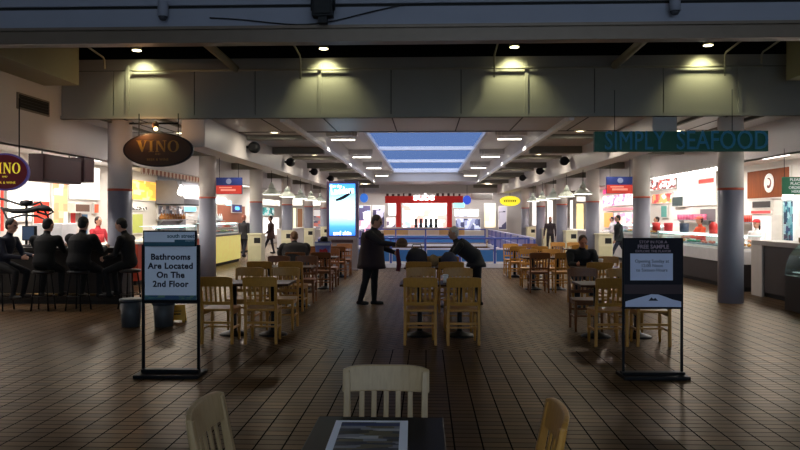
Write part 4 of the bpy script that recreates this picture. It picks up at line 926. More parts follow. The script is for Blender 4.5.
t = thing('stall_canopy', 'red canopy beam across the far stall with a white lit word', 'canopy', (onY(424, 199, 43).x, 43, 0))
xa, xb = onY(385, 199, 43).x - t.location.x, onY(463, 199, 43).x - t.location.x
f = MB(); f.box(xa, 0, onY(424, 203, 43).z, xb, .3, onY(424, 196, 43).z); f.build('fascia', M_redcan, t, .01)
for u0, u1 in ((396, 401), (447, 452)):
    a, b = onY(u0, 235, 43).x - t.location.x, onY(u1, 235, 43).x - t.location.x
    f = MB(); f.box(a, .02, 0, b, .28, onY(424, 203, 43).z); f.build('post', M_redcan, t)
zc = onY(424, 197, 43).z
text('subs', .62, M_lit, t, (0, -.05, zc), ext=.03, bold=.02, sx=1.2)
f = MB(); r = random.Random(5)
for k in range(14):
    x = xa + (xb - xa) * (k + .5) / 14; 
    if abs(x) > .6: f.box(x - .1, .05, onY(424, 196, 43).z, x + .08 * r.random(), .25, onY(424, 192 + r.random() * 2, 43).z)
f.build('upper_frame', mat('canopy_dark', (70, 50, 50), .5), t)
fboard(402, 203, 447, 231, 46.0, mat_cells('far_menu', [(255, 255, 255), (244, 240, 250), (255, 255, 255), (236, 150, 140), (150, 170, 190), (255, 250, 240), (255, 255, 255)], (2.2, 1, 3.2), emit=1.7), 'menu_board', 'wide bright menu wall under the red canopy', 'menu board')
fboard(388, 203, 397, 216, 46.0, mat('far_white', (246, 250, 255), emit=1.5, ergb=(240, 248, 255)), 'menu_board', 'white lit menu board left of the left red post', 'menu board')
fboard(386, 217, 396, 230, 46.0, mat_cells('far_mix', [(200, 140, 140), (240, 236, 240), (120, 110, 130), (226, 80, 80)], (2, 1, 3), emit=.6), 'poster', 'reddish poster left of the left red post', 'poster')
fboard(453, 202, 465, 208, 45.5, mat('far_cyan', (120, 236, 236), .4, emit=1.8), 'lit_sign', 'cyan lit sign right of the red canopy', 'sign')
fboard(454, 209, 479, 217, 46.2, mat_cells('far_bottles', [(250, 255, 255), (220, 230, 246), (160, 170, 200), (255, 255, 255)], (5, 1, 2), emit=1.4), 'menu_board', 'pale menu wall below the cyan sign', 'menu board')
fboard(455, 218, 481, 231, 46.2, mat_cells('far_blue_stock', [(90, 100, 140), (200, 210, 236), (60, 66, 100), (150, 160, 190), (230, 236, 246)], (4, 1, 2.4), emit=.6), 'shelf_unit', 'shelf unit of bluish bottles below the pale menu wall', 'shelf')
fboard(484, 203, 496, 228, 46.5, mat_cells('far_window', [(250, 236, 190), (226, 214, 176), (244, 232, 200), (150, 140, 130)], (1.4, 1, .6), emit=.9), 'light_box', 'three warm lit window panels at the far end', 'panel')
fboard(470, 192, 493, 200, 44.5, mat('far_grey_sign', (170, 166, 160), .5), 'box_sign', 'grey box sign at the far end', 'sign')
fboard(357, 205, 371, 233, 46.5, mat_cells('far_left_mix', [(150, 140, 190), (240, 240, 250), (90, 84, 120), (220, 170, 190), (180, 200, 230)], (1.6, 1, 2), emit=.6), 'shelf_unit', 'lilac and white shop shelves at the far left end', 'shelf')
fboard(372, 205, 385, 231, 46.5, mat_cells('far_left_dark', [(90, 80, 110), (200, 196, 220), (60, 56, 84), (150, 120, 140)], (1.8, 1, 1.2), emit=.5), 'shelf_unit', 'dim mauve shop shelves left of the red canopy', 'shelf')
fboard(498, 206, 507, 230, 46.5, mat_cells('far_right_dark', [(96, 90, 110), (180, 176, 190), (66, 64, 90), (120, 160, 160)], (1.2, 1, 1.4), emit=.4), 'shelf_unit', 'dim shop shelves under the yellow oval sign', 'shelf')
# round blue signs, yellow oval sign
for u, v, Y, w, h, c, lb, e in ((364, 198, 41.0, 8, 9, (60, 120, 220), 'round blue sign left of the red canopy', .8), (467, 200, 42.0, 8, 9, (60, 90, 220), 'blue sign right of the red canopy', .8), (510, 201, 38.5, 20, 10, (236, 220, 50), 'yellow oval lit sign hanging at the far right', 1.1)):
    q = onY(u, v, Y); t = thing('hanging_sign', lb, 'sign', tuple(q)); W_, H_ = w * Y / FPX, h * Y / FPX
    f = MB(); n = 32; f.prism([(W_ / 2 * math.cos(2 * PI * k / n), H_ / 2 * math.sin(2 * PI * k / n)) for k in range(n)], (0, -.06, 0), (1, 0, 0), (0, 0, 1), (0, .12, 0)); f.build('board', mat('round_%d' % u, c, .4, emit=e), t)
    f = MB(); f.tube([(0, 0, H_ / 2 - .02), (0, 0, 3.55 - q.z)], .012, 6); f.build('hanger', M_blackmetal, t)
    if u == 510:
        f = MB()
        for k in range(7): f.box(-.34 + .1 * k, -.068, -.06, -.28 + .1 * k, -.06, .07)
        f.build('print', mat('sign_print', (120, 100, 30), .5), t)
t = thing('service_counter', 'long beige counter of the far stall under the red canopy', 'counter', (onY(424, 235, 41.6).x, 41.6, 0))
f = MB(); f.box(-2.4, 0, .1, 2.4, .7, .98); f.build('body', mat('far_beige', (206, 160, 104), .45, var=.15, scale=3), t); f = MB(); f.box(-2.45, -.03, .98, 2.45, .73, 1.03); f.build('top', M_tile, t); f = MB(); f.box(-.95, -.012, .3, .9, 0, .96); f.build('front_panel', mat('far_beige_pale', (226, 200, 172), .45), t); f = MB(); f.box(-2.35, .05, 0, 2.35, .65, .1); f.build('plinth', M_black, t)
src = None
for k in range(5):
    q = onY(416 + 5 * k, 231, 41.9)
    if src is None:
        f = MB(); f.lathe([(.09, 0), (.1, .12), (.07, .16), (.085, .45), (.09, .5), (.05, .52)], n=14); src = f.build('blender_jar', mat('jar_dark', (30, 44, 46), .35)); src.location = (q.x, 41.9, 1.031); tag(src, 'dark upright container on the far beige counter', 'container', 'dark containers on the far counter')
    else:
        c = src.copy(); COL.objects.link(c); c.location = (q.x, 41.9, 1.031)
# stall lights: white ceiling panels in every stall
M_panel = mat('stall_lamp', (255, 250, 244), emit=7, ergb=(255, 248, 240))
for s, nm in ((-1, 'left'), (1, 'right')):
    for i, (y, c, pw) in enumerate(((12.5, (1, .93, .88), 90), (17.5, (1, .94, .86), 140), (22.5, (1, .94, .84), 125), (27.5, (1, .93, .86), 125), (33, (1, .92, .84), 100), (39, (1, .94, .88), 120))):
        t = thing('stall_lamp', f'flat white ceiling lamp in the {nm} stalls, {ORD[i]} from the front', 'lamp', (s * 8.3, y, 3.125))
        f = MB(); f.box(-.32, -.62, .0, .32, .62, .06); f.build('housing', MATS['lamp_white'], t)
        f = MB(); f.box(-.3, -.6, -.012, .3, .6, -.002); f.build('diffuser', M_panel, t)
        area((s * 8.3, y, 3.1), (0, 0, 0), .7, 3.2, pw, c, 'stall_light')
for x, pw in ((-3.5, 110), (.5, 150), (4, 110)): area((x, 45.0, 3.4), (0, 0, 0), 2, 1.5, pw, (1, .96, .94), 'end_stall_light')
# ================================================================== PEOPLE
def rot_to(a): return a
def person(label, loc, yaw, H=1.72, hip=None, lean=0, side=0, legs=((0, 0, 4), (0, 0, 4)), arms=((5, 12, 12), (5, 12, 12)), head=(0, 0), top=(30, 30, 36), trou=(26, 26, 32), shoe=(20, 18, 18), skin=(176, 132, 110), hair=(50, 40, 36),
           bulk=1.0, hairlong=0, cap=None, vox=.011, coat=None, group=None, apron=None, name='person', hairlow=0.0):
    """local frame: faces +Y, right is +X. angles in degrees; legs=(thigh forward, knee bend, spread); arms=(forward, outward, elbow bend)"""
    R = math.radians
    t = thing(name, label, 'person', loc, yaw, group)
    hip = .52 * H if hip is None else hip
    tl = V((math.sin(R(side)), math.sin(R(lean)), math.cos(R(lean)))).normalized()
    fw = V((0, math.cos(R(lean)), -math.sin(R(lean))))
    pel = V((0, 0, hip)); chest = pel + tl * .215 * H; nb = pel + tl * .30 * H
    hl = R(lean * .55 + head[0]); hup = V((0, math.sin(hl), math.cos(hl))); hz = R(head[1])
    hfw0 = V((0, math.cos(hl), -math.sin(hl))); hrt = V((1, 0, 0))
    hfw = (hfw0 * math.cos(hz) - hrt * math.sin(hz)).normalized(); hr = hup.cross(hfw) * -1
    hr = hfw.cross(hup)
    hc = nb + hup * .105 * H + hfw * .012 * H
    segs = []   # p0, p1, r, material
    f = MB(); k = H / 1.72 * (0.5 + bulk / 2)
    def limb(p0, p1, r0, r1, m, n=12):
        f.tube([p0, p0.lerp(p1, .35), p1], [r0, r0 * .97 + .03 * r1, r1], n); f.ell(p0, (r0,) * 3, 12); f.ell(p1, (r1,) * 3, 12); segs.append((p0, p1, (r0 + r1) / 2, m))
    # torso: stacked ellipses
    def ring(c, w, d, n=20, axf=fw):
        return [c + V((1, 0, 0)) * (w * math.cos(2 * PI * j / n)) + axf * (d * math.sin(2 * PI * j / n)) for j in range(n)]
    prof = [(-.075, .05, .05), (-.06, .135, .1), (0.0, .172, .122), (.07, .165, .118), (.16, .152, .108), (.27, .168, .122), (.38, .182, .125), (.455, .165, .1), (.5, .1, .078), (.53, .058, .058)]
    n = 20; vs = []; fs = []
    for z, w, d in prof: vs += ring(pel + tl * z * H / 1.72, w * k * bulk ** .5, d * k * bulk, n)
    for i in range(len(prof) - 1):
        for j in range(n): fs.append((i * n + j, i * n + (j + 1) % n, (i + 1) * n + (j + 1) % n, (i + 1) * n + j))
    fs.append(list(range(n))[::-1]); fs.append([(len(prof) - 1) * n + j for j in range(n)])
    f.add(vs, fs, 0, True)
    segs.append((pel + tl * .06, nb - tl * .05, .15, 1)); segs.append((pel - tl * .08, pel + tl * .0, .15, 2))
    limb(nb - tl * .02, hc - hup * .03, .056 * k, .052 * k, 0)
    # head
    hs = H / 1.72
    f.ell(hc + hup * .02 * hs, (.076 * hs, .098 * hs, .108 * hs), 20, rot=Matrix((hr, hfw, hup)).transposed().to_euler())
    f.ell(hc + hfw * .03 * hs - hup * .055 * hs, (.055 * hs, .06 * hs, .062 * hs), 16, rot=Matrix((hr, hfw, hup)).transposed().to_euler())
    f.tube([hc + hfw * .092 * hs + hup * .022 * hs, hc + hfw * .112 * hs - hup * .012 * hs, hc + hfw * .09 * hs - hup * .026 * hs], [.012 * hs, .017 * hs, .014 * hs], 8)
    f.ell(hc + hfw * .088 * hs - hup * .055 * hs, (.026 * hs, .014 * hs, .01 * hs), 10, rot=Matrix((hr, hfw, hup)).transposed().to_euler())
    f.ell(hc + hfw * .085 * hs + hup * .04 * hs, (.05 * hs, .02 * hs, .012 * hs), 10, rot=Matrix((hr, hfw, hup)).transposed().to_euler())
    for s in (-1, 1): f.ell(hc + hr * s * .077 * hs, (.012 * hs, .022 * hs, .032 * hs), 10, rot=Matrix((hr, hfw, hup)).transposed().to_euler())
    segs.append((hc - hup * .06, hc + hup * .06, .095, 0))
    eyes = [hc + hfw * .088 * hs + hr * s * .032 * hs + hup * .02 * hs for s in (-1, 1)]
    # arms
    hands = []
    for s, (fwd, out, bend) in zip((-1, 1), arms):
        sh = nb - tl * .045 * H + V((s * .115 * H * bulk ** .5, 0, 0))
        d1 = V((s * math.sin(R(out)), math.sin(R(fwd)) * math.cos(R(out)), -math.cos(R(fwd)) * math.cos(R(out))))
        el = sh + d1 * .172 * H
        f2 = fwd + bend; o2 = out * .2 - (18 if bend > 40 else 0)
        d2 = V((s * math.sin(R(o2)), math.sin(R(f2)) * math.cos(R(o2)), -math.cos(R(f2)) * math.cos(R(o2))))
        wr = el + d2 * .148 * H
        limb(nb - tl * .05 * H, sh, .07 * k, .066 * k * bulk, 1); limb(sh, el, .06 * k * bulk, .047 * k, 1); limb(el, wr, .046 * k, .034 * k, 1)
        sd = d2.cross(V((s, 0, 0.001)).normalized()).normalized(); ax = V((s, 0, 0)); th = d2.cross(sd).normalized()
        pc = wr + d2 * .05 * hs
        f.ell(pc, (.02 * hs, .04 * hs, .05 * hs), 12, rot=Matrix((th, sd, d2)).transposed().to_euler())
        segs.append((wr + d2 * .02, wr + d2 * .17, .035, 0))
        for q, ln in enumerate((.066, .078, .074, .058)):
            b0 = wr + d2 * .085 * hs + sd * (-.027 + .018 * q) * hs
            b1 = b0 + (d2 * .9 + th * -s * .3) * ln * .5; b2 = b1 + (d2 * .6 + th * -s * .75).normalized() * ln * .5
            f.tube([b0 - d2 * .02, b0, b1, b2], [.0095 * hs] * 3 + [.0085 * hs], 8)
        b0 = wr + d2 * .035 * hs - sd * .034 * hs; f.tube([b0 + sd * .015, b0 - sd * .012 + d2 * .022, b0 - sd * .02 + d2 * .055 - th * s * .012], [.012, .0115, .0095], 8)
        hands.append(wr + d2 * .09)
    # legs
    for s, (th, kn, sp) in zip((-1, 1), legs):
        hj = pel + V((s * .052 * H, 0, -.01))
        d1 = V((s * math.sin(R(sp)), math.sin(R(th)) * math.cos(R(sp)), -math.cos(R(th)) * math.cos(R(sp))))
        kj = hj + d1 * .245 * H; a2 = th - kn
        d2 = V((s * math.sin(R(sp)) * .25, math.sin(R(a2)), -math.cos(R(a2)))).normalized()
        an = kj + d2 * (.245 * H - .01)
        limb(hj, kj, .086 * k * bulk ** .5, .06 * k, 2); limb(kj, an, .058 * k, .042 * k, 2)
        fd = V((s * .15, 1, 0)).normalized(); ft = a2 if a2 < -20 else 0
        fd = (fd * math.cos(R(ft)) + V((0, 0, 1)) * math.sin(R(ft))).normalized()
        hl_ = an + V((0, 0, -.03 * hs)) - fd * .03
        f.tube([hl_ - fd * .03, hl_ + fd * .06, hl_ + fd * .15, hl_ + fd * .21], [.034, .042, .04, .026], 12); f.ell(hl_, (.04, .045, .04), 12)
        segs.append((an - V((0, 0, .02)), hl_ + fd * .22, .03, 3))
    me = f.mesh('body_src'); o = bpy.data.objects.new('body_src', me); COL.objects.link(o)
    rm = o.modifiers.new('r', 'REMESH'); rm.mode = 'VOXEL'; rm.voxel_size = vox; rm.use_smooth_shade = True
    sm = o.modifiers.new('s', 'SMOOTH'); sm.factor = .5; sm.iterations = 3
    dg = bpy.context.evaluated_depsgraph_get(); m2 = bpy.data.meshes.new_from_object(o.evaluated_get(dg)); bpy.data.objects.remove(o)
    m2.name = 'body'
    mats_ = [mat('skin_%d_%d_%d' % skin, skin, .5, var=.06), mat('cloth_%d_%d_%d' % top, top, .85, var=.12, scale=20), mat('cloth_%d_%d_%d' % trou, trou, .85, var=.12, scale=20), mat('shoe_%d_%d_%d' % shoe, shoe, .5, var=.1), mat('eye_dark', (24, 20, 20), .2)]
    for q in mats_: m2.materials.append(q)
    nf = len(m2.polygons); cs = np.empty(nf * 3, dtype=np.float32); m2.polygons.foreach_get('center', cs); cs = cs.reshape(-1, 3)
    best = np.full(nf, 1e9); idx = np.zeros(nf, dtype=np.int32)
    for p0, p1, r_, mi in segs:
        a = np.array(p0); b = np.array(p1); ab = b - a; u = np.clip(((cs - a) @ ab) / max(ab @ ab, 1e-9), 0, 1)
        dd = np.linalg.norm(cs - (a + u[:, None] * ab), axis=1) - r_
        w = dd < best; best[w] = dd[w]; idx[w] = mi
    for e in eyes: idx[np.linalg.norm(cs - np.array(e), axis=1) < .013 * hs] = 4
    m2.polygons.foreach_set('material_index', idx); m2.polygons.foreach_set('use_smooth', np.ones(nf, dtype=bool)); m2.update()
    bo = bpy.data.objects.new('body', m2); COL.objects.link(bo); bo.parent = t
    # hair: closed cap set back on the skull
    RM = Matrix((hr, hfw, hup)).transposed().to_euler()
    M_h = mat('hair_%d_%d_%d' % hair, hair, .7, var=.3, scale=40, bump=.3)
    if hair != (0, 0, 0):
        g = MB(); g.ell(hc - hfw * .018 * hs + hup * (.04) * hs, (.084 * hs, .098 * hs, .098 * hs), 20, rot=RM)
        g.ell(hc - hfw * .045 * hs - hup * .005 * hs, (.078 * hs, .064 * hs, .08 * hs), 16, rot=RM)
        if hairlong: g.ell(hc - hfw * .05 * hs - hup * .09 * hs, (.08 * hs, .05 * hs, .13 * hs), 16, rot=RM)
        g.build('hair', M_h, t)
    if cap:
        g = MB(); g.ell(hc - hfw * .005 * hs + hup * .065 * hs, (.09 * hs, .108 * hs, .075 * hs), 20, rot=RM)
        g.ell(hc + hfw * .12 * hs + hup * .058 * hs, (.07 * hs, .075 * hs, .012 * hs), 16, rot=RM); g.build('cap', mat('cap_%d_%d_%d' % cap, cap, .7), t)
    if coat:
        # open-bottomed coat hanging from the shoulders to the thighs
        g = MB(); vs = []; fs = []; n = 24
        low, flare, c_ = coat
        pf = [(.47, .19, .13), (.36, .2, .15), (.2, .185, .142), (.05, .2, .158), (-.1, .205 * flare, .165 * flare), (low * .6, .212 * flare, .17 * flare), (low, .22 * flare, .178 * flare)]
        for z, w, d in pf:
            c = pel + (tl * z * hs if z > 0 else V((0, 0, z * hs)))
            vs += ring(c, w * k * bulk ** .5, d * k * bulk, n, fw if z > 0 else V((0, 1, 0)))
        for i in range(len(pf) - 1):
            for j in range(n): fs.append((i * n + j, i * n + (j + 1) % n, (i + 1) * n + (j + 1) % n, (i + 1) * n + j))
        g.add(vs, fs, 0, True); co = g.build('coat', mat('coat_%d_%d_%d' % c_, c_, .9, var=.15, scale=15), t)
        so = co.modifiers.new('solid', 'SOLIDIFY'); so.thickness = .012; so.offset = 0
    if apron:
        g = MB(); vs = []; fs = []; n = 12
        for z in (-.3, -.1, .05, .25, .36):
            for j in range(n + 1):
                q = PI * (.12 + .76 * j / n); w = .2 if z < .1 else .17; c = pel + tl * z * hs
                vs.append(c + V((1, 0, 0)) * w * k * math.cos(q) + fw * (.16 if z < .2 else .145) * k * math.sin(q))
        for i in range(4):
            for j in range(n): fs.append((i * (n + 1) + j, i * (n + 1) + j + 1, (i + 1) * (n + 1) + j + 1, (i + 1) * (n + 1) + j))
        g.add(vs, fs, 0, True); co = g.build('apron', mat('apron_%d_%d_%d' % apron, apron, .8), t); so = co.modifiers.new('solid', 'SOLIDIFY'); so.thickness = .008
    t['hand0'] = list(hands[0]); t['hand1'] = list(hands[1])
    return t
SEAT = dict(hip=.56, legs=((82, 84, 6), (80, 80, 6)))
# standing man, middle
p = onY(382, 303, 13.15)
person('person in a dark coat standing left of the centre table, arms reaching towards it', (p.x - .2, 13.15, 0), -PI / 2 - .25, H=1.7, lean=4, legs=((3, 4, 3), (-10, 6, 4)), arms=((26, 8, 46), (60, 6, 26)), head=(14, 0), top=(34, 28, 36), trou=(20, 20, 24), coat=(-.2, 1.02, (42, 30, 36)), hair=(74, 62, 56), bulk=1.3, vox=.009)
# bending woman, middle
p = onY(470, 290, 13.25)
person('person with short grey hair bending over the centre table, dark jacket', (p.x + .12, 13.3, 0), PI / 2 + .12, H=1.66, lean=52, legs=((-2, 2, 3), (6, 8, 3)), arms=((40, 6, 38), (34, 6, 30)), head=(-22, 0), top=(26, 26, 32), trou=(24, 22, 24), coat=(-.16, 1.0, (30, 30, 36)), hair=(168, 164, 162), bulk=1.05, vox=.009)
man = [o for o in bpy.data.objects if o.get('label', '').startswith('person in a dark coat standing left')][0]
hp = Matrix.Translation(man.location) @ man.rotation_euler.to_matrix().to_4x4() @ V(man['hand1'])
t = thing('hat', 'fuzzy brown hat held out by the person in the dark coat', 'hat', tuple(hp + V((.05, 0, .02))))
g = MB(); g.ell((0, 0, .02), (.1, .1, .085), 18); g.build('crown', mat('brown_knit', (84, 62, 48), .95, var=.3, scale=40, bump=.6), t)
g = MB(); g.lathe([(.085, -.05), (.105, -.03), (.105, .0), (.085, .01)], n=22); g.build('brim', mat('brown_fur', (96, 72, 54), .95, var=.3, scale=60, bump=.6), t)
g = MB(); g.tube([(-.03, 0, -.02), (-.02, .03, -.14), (.0, .02, -.3), (-.02, 0, -.42)], [.03, .035, .045, .04], 10)
o = g.build('scarf', mat('maroon_wool', (92, 34, 48), .95, var=.2, scale=30, bump=.3)); o.location = hp + V((.0, -.06, -.06)); tag(o, 'maroon scarf hanging below the fuzzy brown hat', 'scarf')
# seated man on the right, facing us
person('person in a black jacket seated facing us behind the second table of the right row', (2.953, 13.55, 0), PI, H=1.67, lean=18, arms=((44, 8, 50), (46, 8, 48)), head=(16, 0), top=(22, 22, 26), trou=(26, 26, 32), hair=(62, 46, 38), skin=(170, 110, 84), bulk=1.2, vox=.01, **SEAT)
# hunched person on the left, back to us
person('person in a dark bulky coat hunched over a table in the left row', (-2.86, 15.3, 0), .3, H=1.76, lean=26, arms=((60, 12, 40), (60, 12, 40)), head=(12, 25), top=(36, 34, 36), trou=(30, 28, 30), coat=(-.06, 1.0, (44, 40, 40)), hair=(120, 84, 52), bulk=1.42, vox=.01, **SEAT)
# walkers
p = onY(619, 262, 25.4)
person('person in dark clothes walking past the sweets stall on the right', (p.x, 25.4, 0), PI / 2 + .05, H=1.72, lean=3, legs=((28, 6, 2), (-26, 12, 2)), arms=((14, 8, 16), (-12, 8, 14)), top=(28, 32, 36), trou=(44, 46, 62), hair=(34, 26, 24), coat=(-.12, 1.0, (30, 34, 38)), vox=.013)
p = onY(244, 252, 30.8)
person('person in a dark jacket walking by the deli counter on the left', (onY(244, 252, 28.6).x, 28.6, 0), -.3, H=1.74, legs=((14, 4, 2), (-12, 10, 2)), arms=((10, 8, 10), (-8, 8, 10)), top=(34, 32, 36), trou=(30, 30, 40), hair=(150, 90, 70), coat=(-.2, 1.05, (36, 34, 34)), vox=.014)
p = onY(267, 250, 33)
person('person in a reddish brown coat stepping out by the third left column', (-7.05, 31.6, 0), PI / 2 + .2, H=1.7, legs=((-8, 4, 2), (26, 2, 2)), arms=((16, 8, 30), (-6, 8, 14)), top=(60, 40, 38), trou=(32, 30, 36), hair=(50, 42, 40), coat=(-.22, 1.02, (62, 40, 36)), vox=.014)
p = onY(550, 220, 31.5)
person('person with brown hair behind the cream waste unit, right side', (p.x + .15, 32.3, 0), PI - .4, H=1.68, top=(66, 56, 58), trou=(50, 44, 46), hair=(70, 46, 40), hairlong=1, vox=.014)
# staff
def at_counter(u, v, X):
    q = onX(u, v, X); return q
q = onX(98, 230, -8.5)
person('staff person in a red shirt with dark hair behind the wine bar', (q.x, q.y, 0), -PI / 2 - .4, H=1.66, arms=((20, 10, 60), (20, 10, 60)), top=(176, 44, 54), trou=(40, 40, 48), hair=(36, 26, 24), apron=(196, 60, 66), vox=.012)
q = onX(757, 225, 8.25)
person('staff person in a red cap and white shirt behind the stone counter', (q.x, q.y, 0), PI / 2 + .5, H=1.6, arms=((30, 10, 70), (20, 10, 50)), top=(226, 222, 220), trou=(50, 50, 56), hair=(30, 24, 24), hairlong=1, cap=(206, 40, 48), skin=(196, 146, 120), vox=.011)
q = onX(702, 225, 8.2)
person('staff person in an orange red shirt and cap behind the seafood counter', (q.x, q.y, 0), PI / 2 + .1, H=1.68, lean=6, arms=((30, 10, 60), (30, 10, 60)), top=(222, 88, 58), trou=(60, 40, 40), hair=(60, 40, 36), cap=(222, 104, 90), apron=(196, 70, 56), vox=.012)
q = onX(657, 228, 8.6)
person('staff person in a dark red shirt at the far end of the seafood counter', (q.x, q.y, 0), PI / 2, H=1.66, arms=((20, 10, 50), (20, 10, 60)), top=(140, 50, 52), trou=(50, 44, 48), hair=(44, 34, 34), vox=.013)
q = onX(612, 226, 8.75)
person('staff person in a pale shirt behind the sweets counter', (q.x, q.y, 0), PI / 2, H=1.66, arms=((20, 10, 50), (20, 10, 60)), top=(200, 196, 206), trou=(60, 60, 70), hair=(40, 34, 34), vox=.013)
# ------------------------------------------------------------------ the wine bar, its stools and guests
t = thing('wine_bar', 'long dark bar counter at the left where guests sit', 'bar', (-7.35, 13.1, 0))
M_bar = mat('bar_wood', (14, 10, 9), .45, var=.2, scale=5, stretch=(1, 8, 1))
f = MB(); f.box(-1.7, -.1, .08, 1.62, .28, 1.02); f.build('body', M_bar, t, .006)
f = MB(); f.box(-1.75, -.28, 1.02, 1.68, .3, 1.08); f.build('top', mat('bar_top', (20, 15, 14), .3), t, .01)
f = MB(); f.box(-1.68, -.07, 0, 1.6, .25, .08); f.build('plinth', M_black, t)
f = MB(); f.tube([(-1.6, -.26, .2), (1.55, -.26, .2)], .022, 10)
for x in (-1.4, -.4, .6, 1.4): f.tube([(x, -.26, .2), (x, -.09, .2)], .014, 8)
f.build('foot_rail', mat('dull_brass', (90, 70, 40), .35, .8), t)
stool = None
gx = [-7.52, -6.77, -6.15, -5.34]; gy = [12.12, 12.15, 12.17, 12.45]
def bar_stool(lb, loc, rz):
    global stool
    if stool is None:
        stool = thing('bar_stool', lb, 'stool', loc, rz, 'dark bar stools')
        f = MB(); f.lathe([(.16, .65), (.185, .665), (.185, .695), (.16, .71)], n=24); f.build('seat', mat('stool_vinyl', (10, 8, 8), .4), stool)
        for k in range(4):
            a = PI / 4 + k * PI / 2; f = MB(); f.tube([(.13 * math.cos(a), .13 * math.sin(a), .655), (.21 * math.cos(a), .21 * math.sin(a), 0)], .014, 8); f.build('leg', M_blackmetal, stool)
        f = MB(); r_ = .18; f.tube([(r_ * math.cos(2 * PI * k / 20), r_ * math.sin(2 * PI * k / 20), .26) for k in range(21)], .01, 6); f.build('foot_ring', mat('stool_ring', (60, 58, 56), .3, .9), stool)
        return stool
    return dup(stool, loc, rz, lb)
SB_ = dict(hip=.825, legs=((70, 82, 8), (72, 78, 8)))
guests = [('person in a dark blue shirt in profile at the left end of the wine bar', -PI / 2 - .1, dict(lean=18, arms=((26, 6, 60), (24, 6, 60)), top=(16, 20, 36), trou=(8, 8, 12), hair=(14, 12, 12))),
          ('person in dark clothes seated at the wine bar, next to the blue shirt', .1, dict(lean=14, arms=((42, 5, 62), (42, 5, 62)), top=(7, 7, 8), trou=(7, 7, 9), hair=(12, 10, 10), bulk=1.12, head=(6, -20))),
          ('broad person in a dark coat seated at the wine bar, back to us', -.15, dict(lean=12, arms=((40, 6, 62), (40, 6, 62)), top=(7, 6, 7), trou=(7, 7, 9), hair=(12, 10, 10), bulk=1.25, H=1.76)),
          ('person in a dark jacket in profile before the nearest left column, facing the bar', PI / 2 - .1, dict(lean=10, arms=((16, 8, 60), (20, 8, 60)), top=(10, 10, 12), trou=(8, 8, 10), hair=(14, 12, 12), head=(14, 0)))]
for i, (lb, yaw, kw) in enumerate(guests):
    pos = ['at the left end of the wine bar', 'second from the left at the wine bar', 'second from the right at the wine bar', 'before the nearest left column']
    bar_stool('dark bar stool ' + pos[i] + ', with a guest on it', (gx[i], gy[i], 0), yaw)
    kw = dict(kw); H_ = kw.pop('H', 1.72)
    person(lb, (gx[i], gy[i], 0), yaw, H=H_, vox=.01, **SB_, **kw)
# black metal wire frame over the bar, till monitor and pale lantern
def W(u, v): return onY(u, v, 13.2)
b0 = W(25, 240)
t = thing('wire_frame', 'black bent metal frame with a round plate standing on the wine bar', 'rack', (b0.x, 13.25, 1.081))
def L_(u, v): q = W(u, v); return (q.x - b0.x, 0, q.z - 1.081)
f = MB(); f.tube([L_(2, 209), L_(12, 211), L_(25, 211), L_(38, 208), L_(50, 210)], [.03, .05, .055, .06, .035], 10); f.build('cross_bar', M_black, t)
f = MB(); f.lathe([(.1, -.03), (.12, 0), (.1, .05), (0, .06)], L_(25, 203), n=20); f.build('plate', M_black, t)
for pts in ([(-4, 198), (8, 201), (20, 205), (30, 205), (39, 202), (42, 208), (49, 222), (36, 216)], [(0, 207), (6, 219), (22, 215), (36, 216)], [(40, 205), (47, 207), (52, 212), (46, 215), (36, 212)]):
    f = MB(); f.tube([L_(*q) for q in pts], .022, 8); f.build('rod', M_black, t)
f = MB(); f.tube([L_(25, 205), (0, 0, .0)], .025, 8); f.lathe([(.14, 0), (.14, .015), (.03, .04)], n=20); f.build('stand', M_black, t)
q = W(34, 240); t = thing('till_monitor', 'dark till monitor on the wine bar left of the red wall panel', 'monitor', (q.x, 13.05, 1.081), -.3)
f = MB(); f.box(-.16, -.03, .12, .16, .03, .4); f.build('case', M_black, t, .01); f = MB(); f.box(-.14, -.034, .14, .14, -.03, .38); f.build('screen', mat('till_screen', (20, 40, 60), .3, emit=.3, ergb=(30, 70, 110)), t); f = MB(); f.lathe([(.09, 0), (.09, .015), (.02, .03), (.02, .14)], n=16); f.build('foot', M_black, t)
# ------------------------------------------------------------------ things on the tables and chairs
def soft(f, c, r, n=14, seed=1):
    b = len(f.v); f.ell(c, r, n); rr = random.Random(seed)
    for i in range(b, len(f.v)):
        x, y, z = f.v[i]; d = 1 + .14 * (rr.random() - .5); f.v[i] = (c[0] + (x - c[0]) * d, c[1] + (y - c[1]) * d, max(0.002, c[2] + (z - c[2]) * d))
M_bagd = mat('bag_dark', (38, 34, 44), .8, var=.2, bump=.3)
for lb, x, y, w, c, nm, m in (('dark soft bag on the centre table, nearest the standing person', -.17, 12.85, .2, .19, 'bag', M_bagd), ('bluish dark bundle on the right half of the centre table', .42, 12.84, .15, .15, 'bundle', mat('bag_blue', (44, 46, 70), .8, var=.2, bump=.3)), ('tan fur-trimmed hat lying between the bags on the centre table', .14, 12.9, .1, .12, 'hat', mat('tan_fur', (130, 104, 72), .9, var=.3, scale=30, bump=.5))):
    t = thing(nm, lb, nm, (x, y, .741)); f = MB(); soft(f, (0, 0, c * .8), (w, .16, c), 18, len(lb))
    f.build('body', m, t)
    if nm == 'bag':
        f = MB(); f.tube([(-.1, 0, c * 1.6), (-.07, 0, c * 1.6 + .1), (.07, 0, c * 1.6 + .1), (.1, 0, c * 1.6)], .01, 8); f.build('strap', M_black, t)
for x, lb in ((.19, 'white paper cup on the front centre table'), ):
    t = thing('paper_cup', lb, 'cup', (x + .08, 9.72, .741)); f = MB(); f.lathe([(.028, 0), (.04, .1), (.036, .1), (.025, .005)], n=18); f.build('cup', M_white, t); f = MB(); f.lathe([(.042, .098), (.042, .108), (.03, .115)], n=18); f.build('lid', M_white, t)
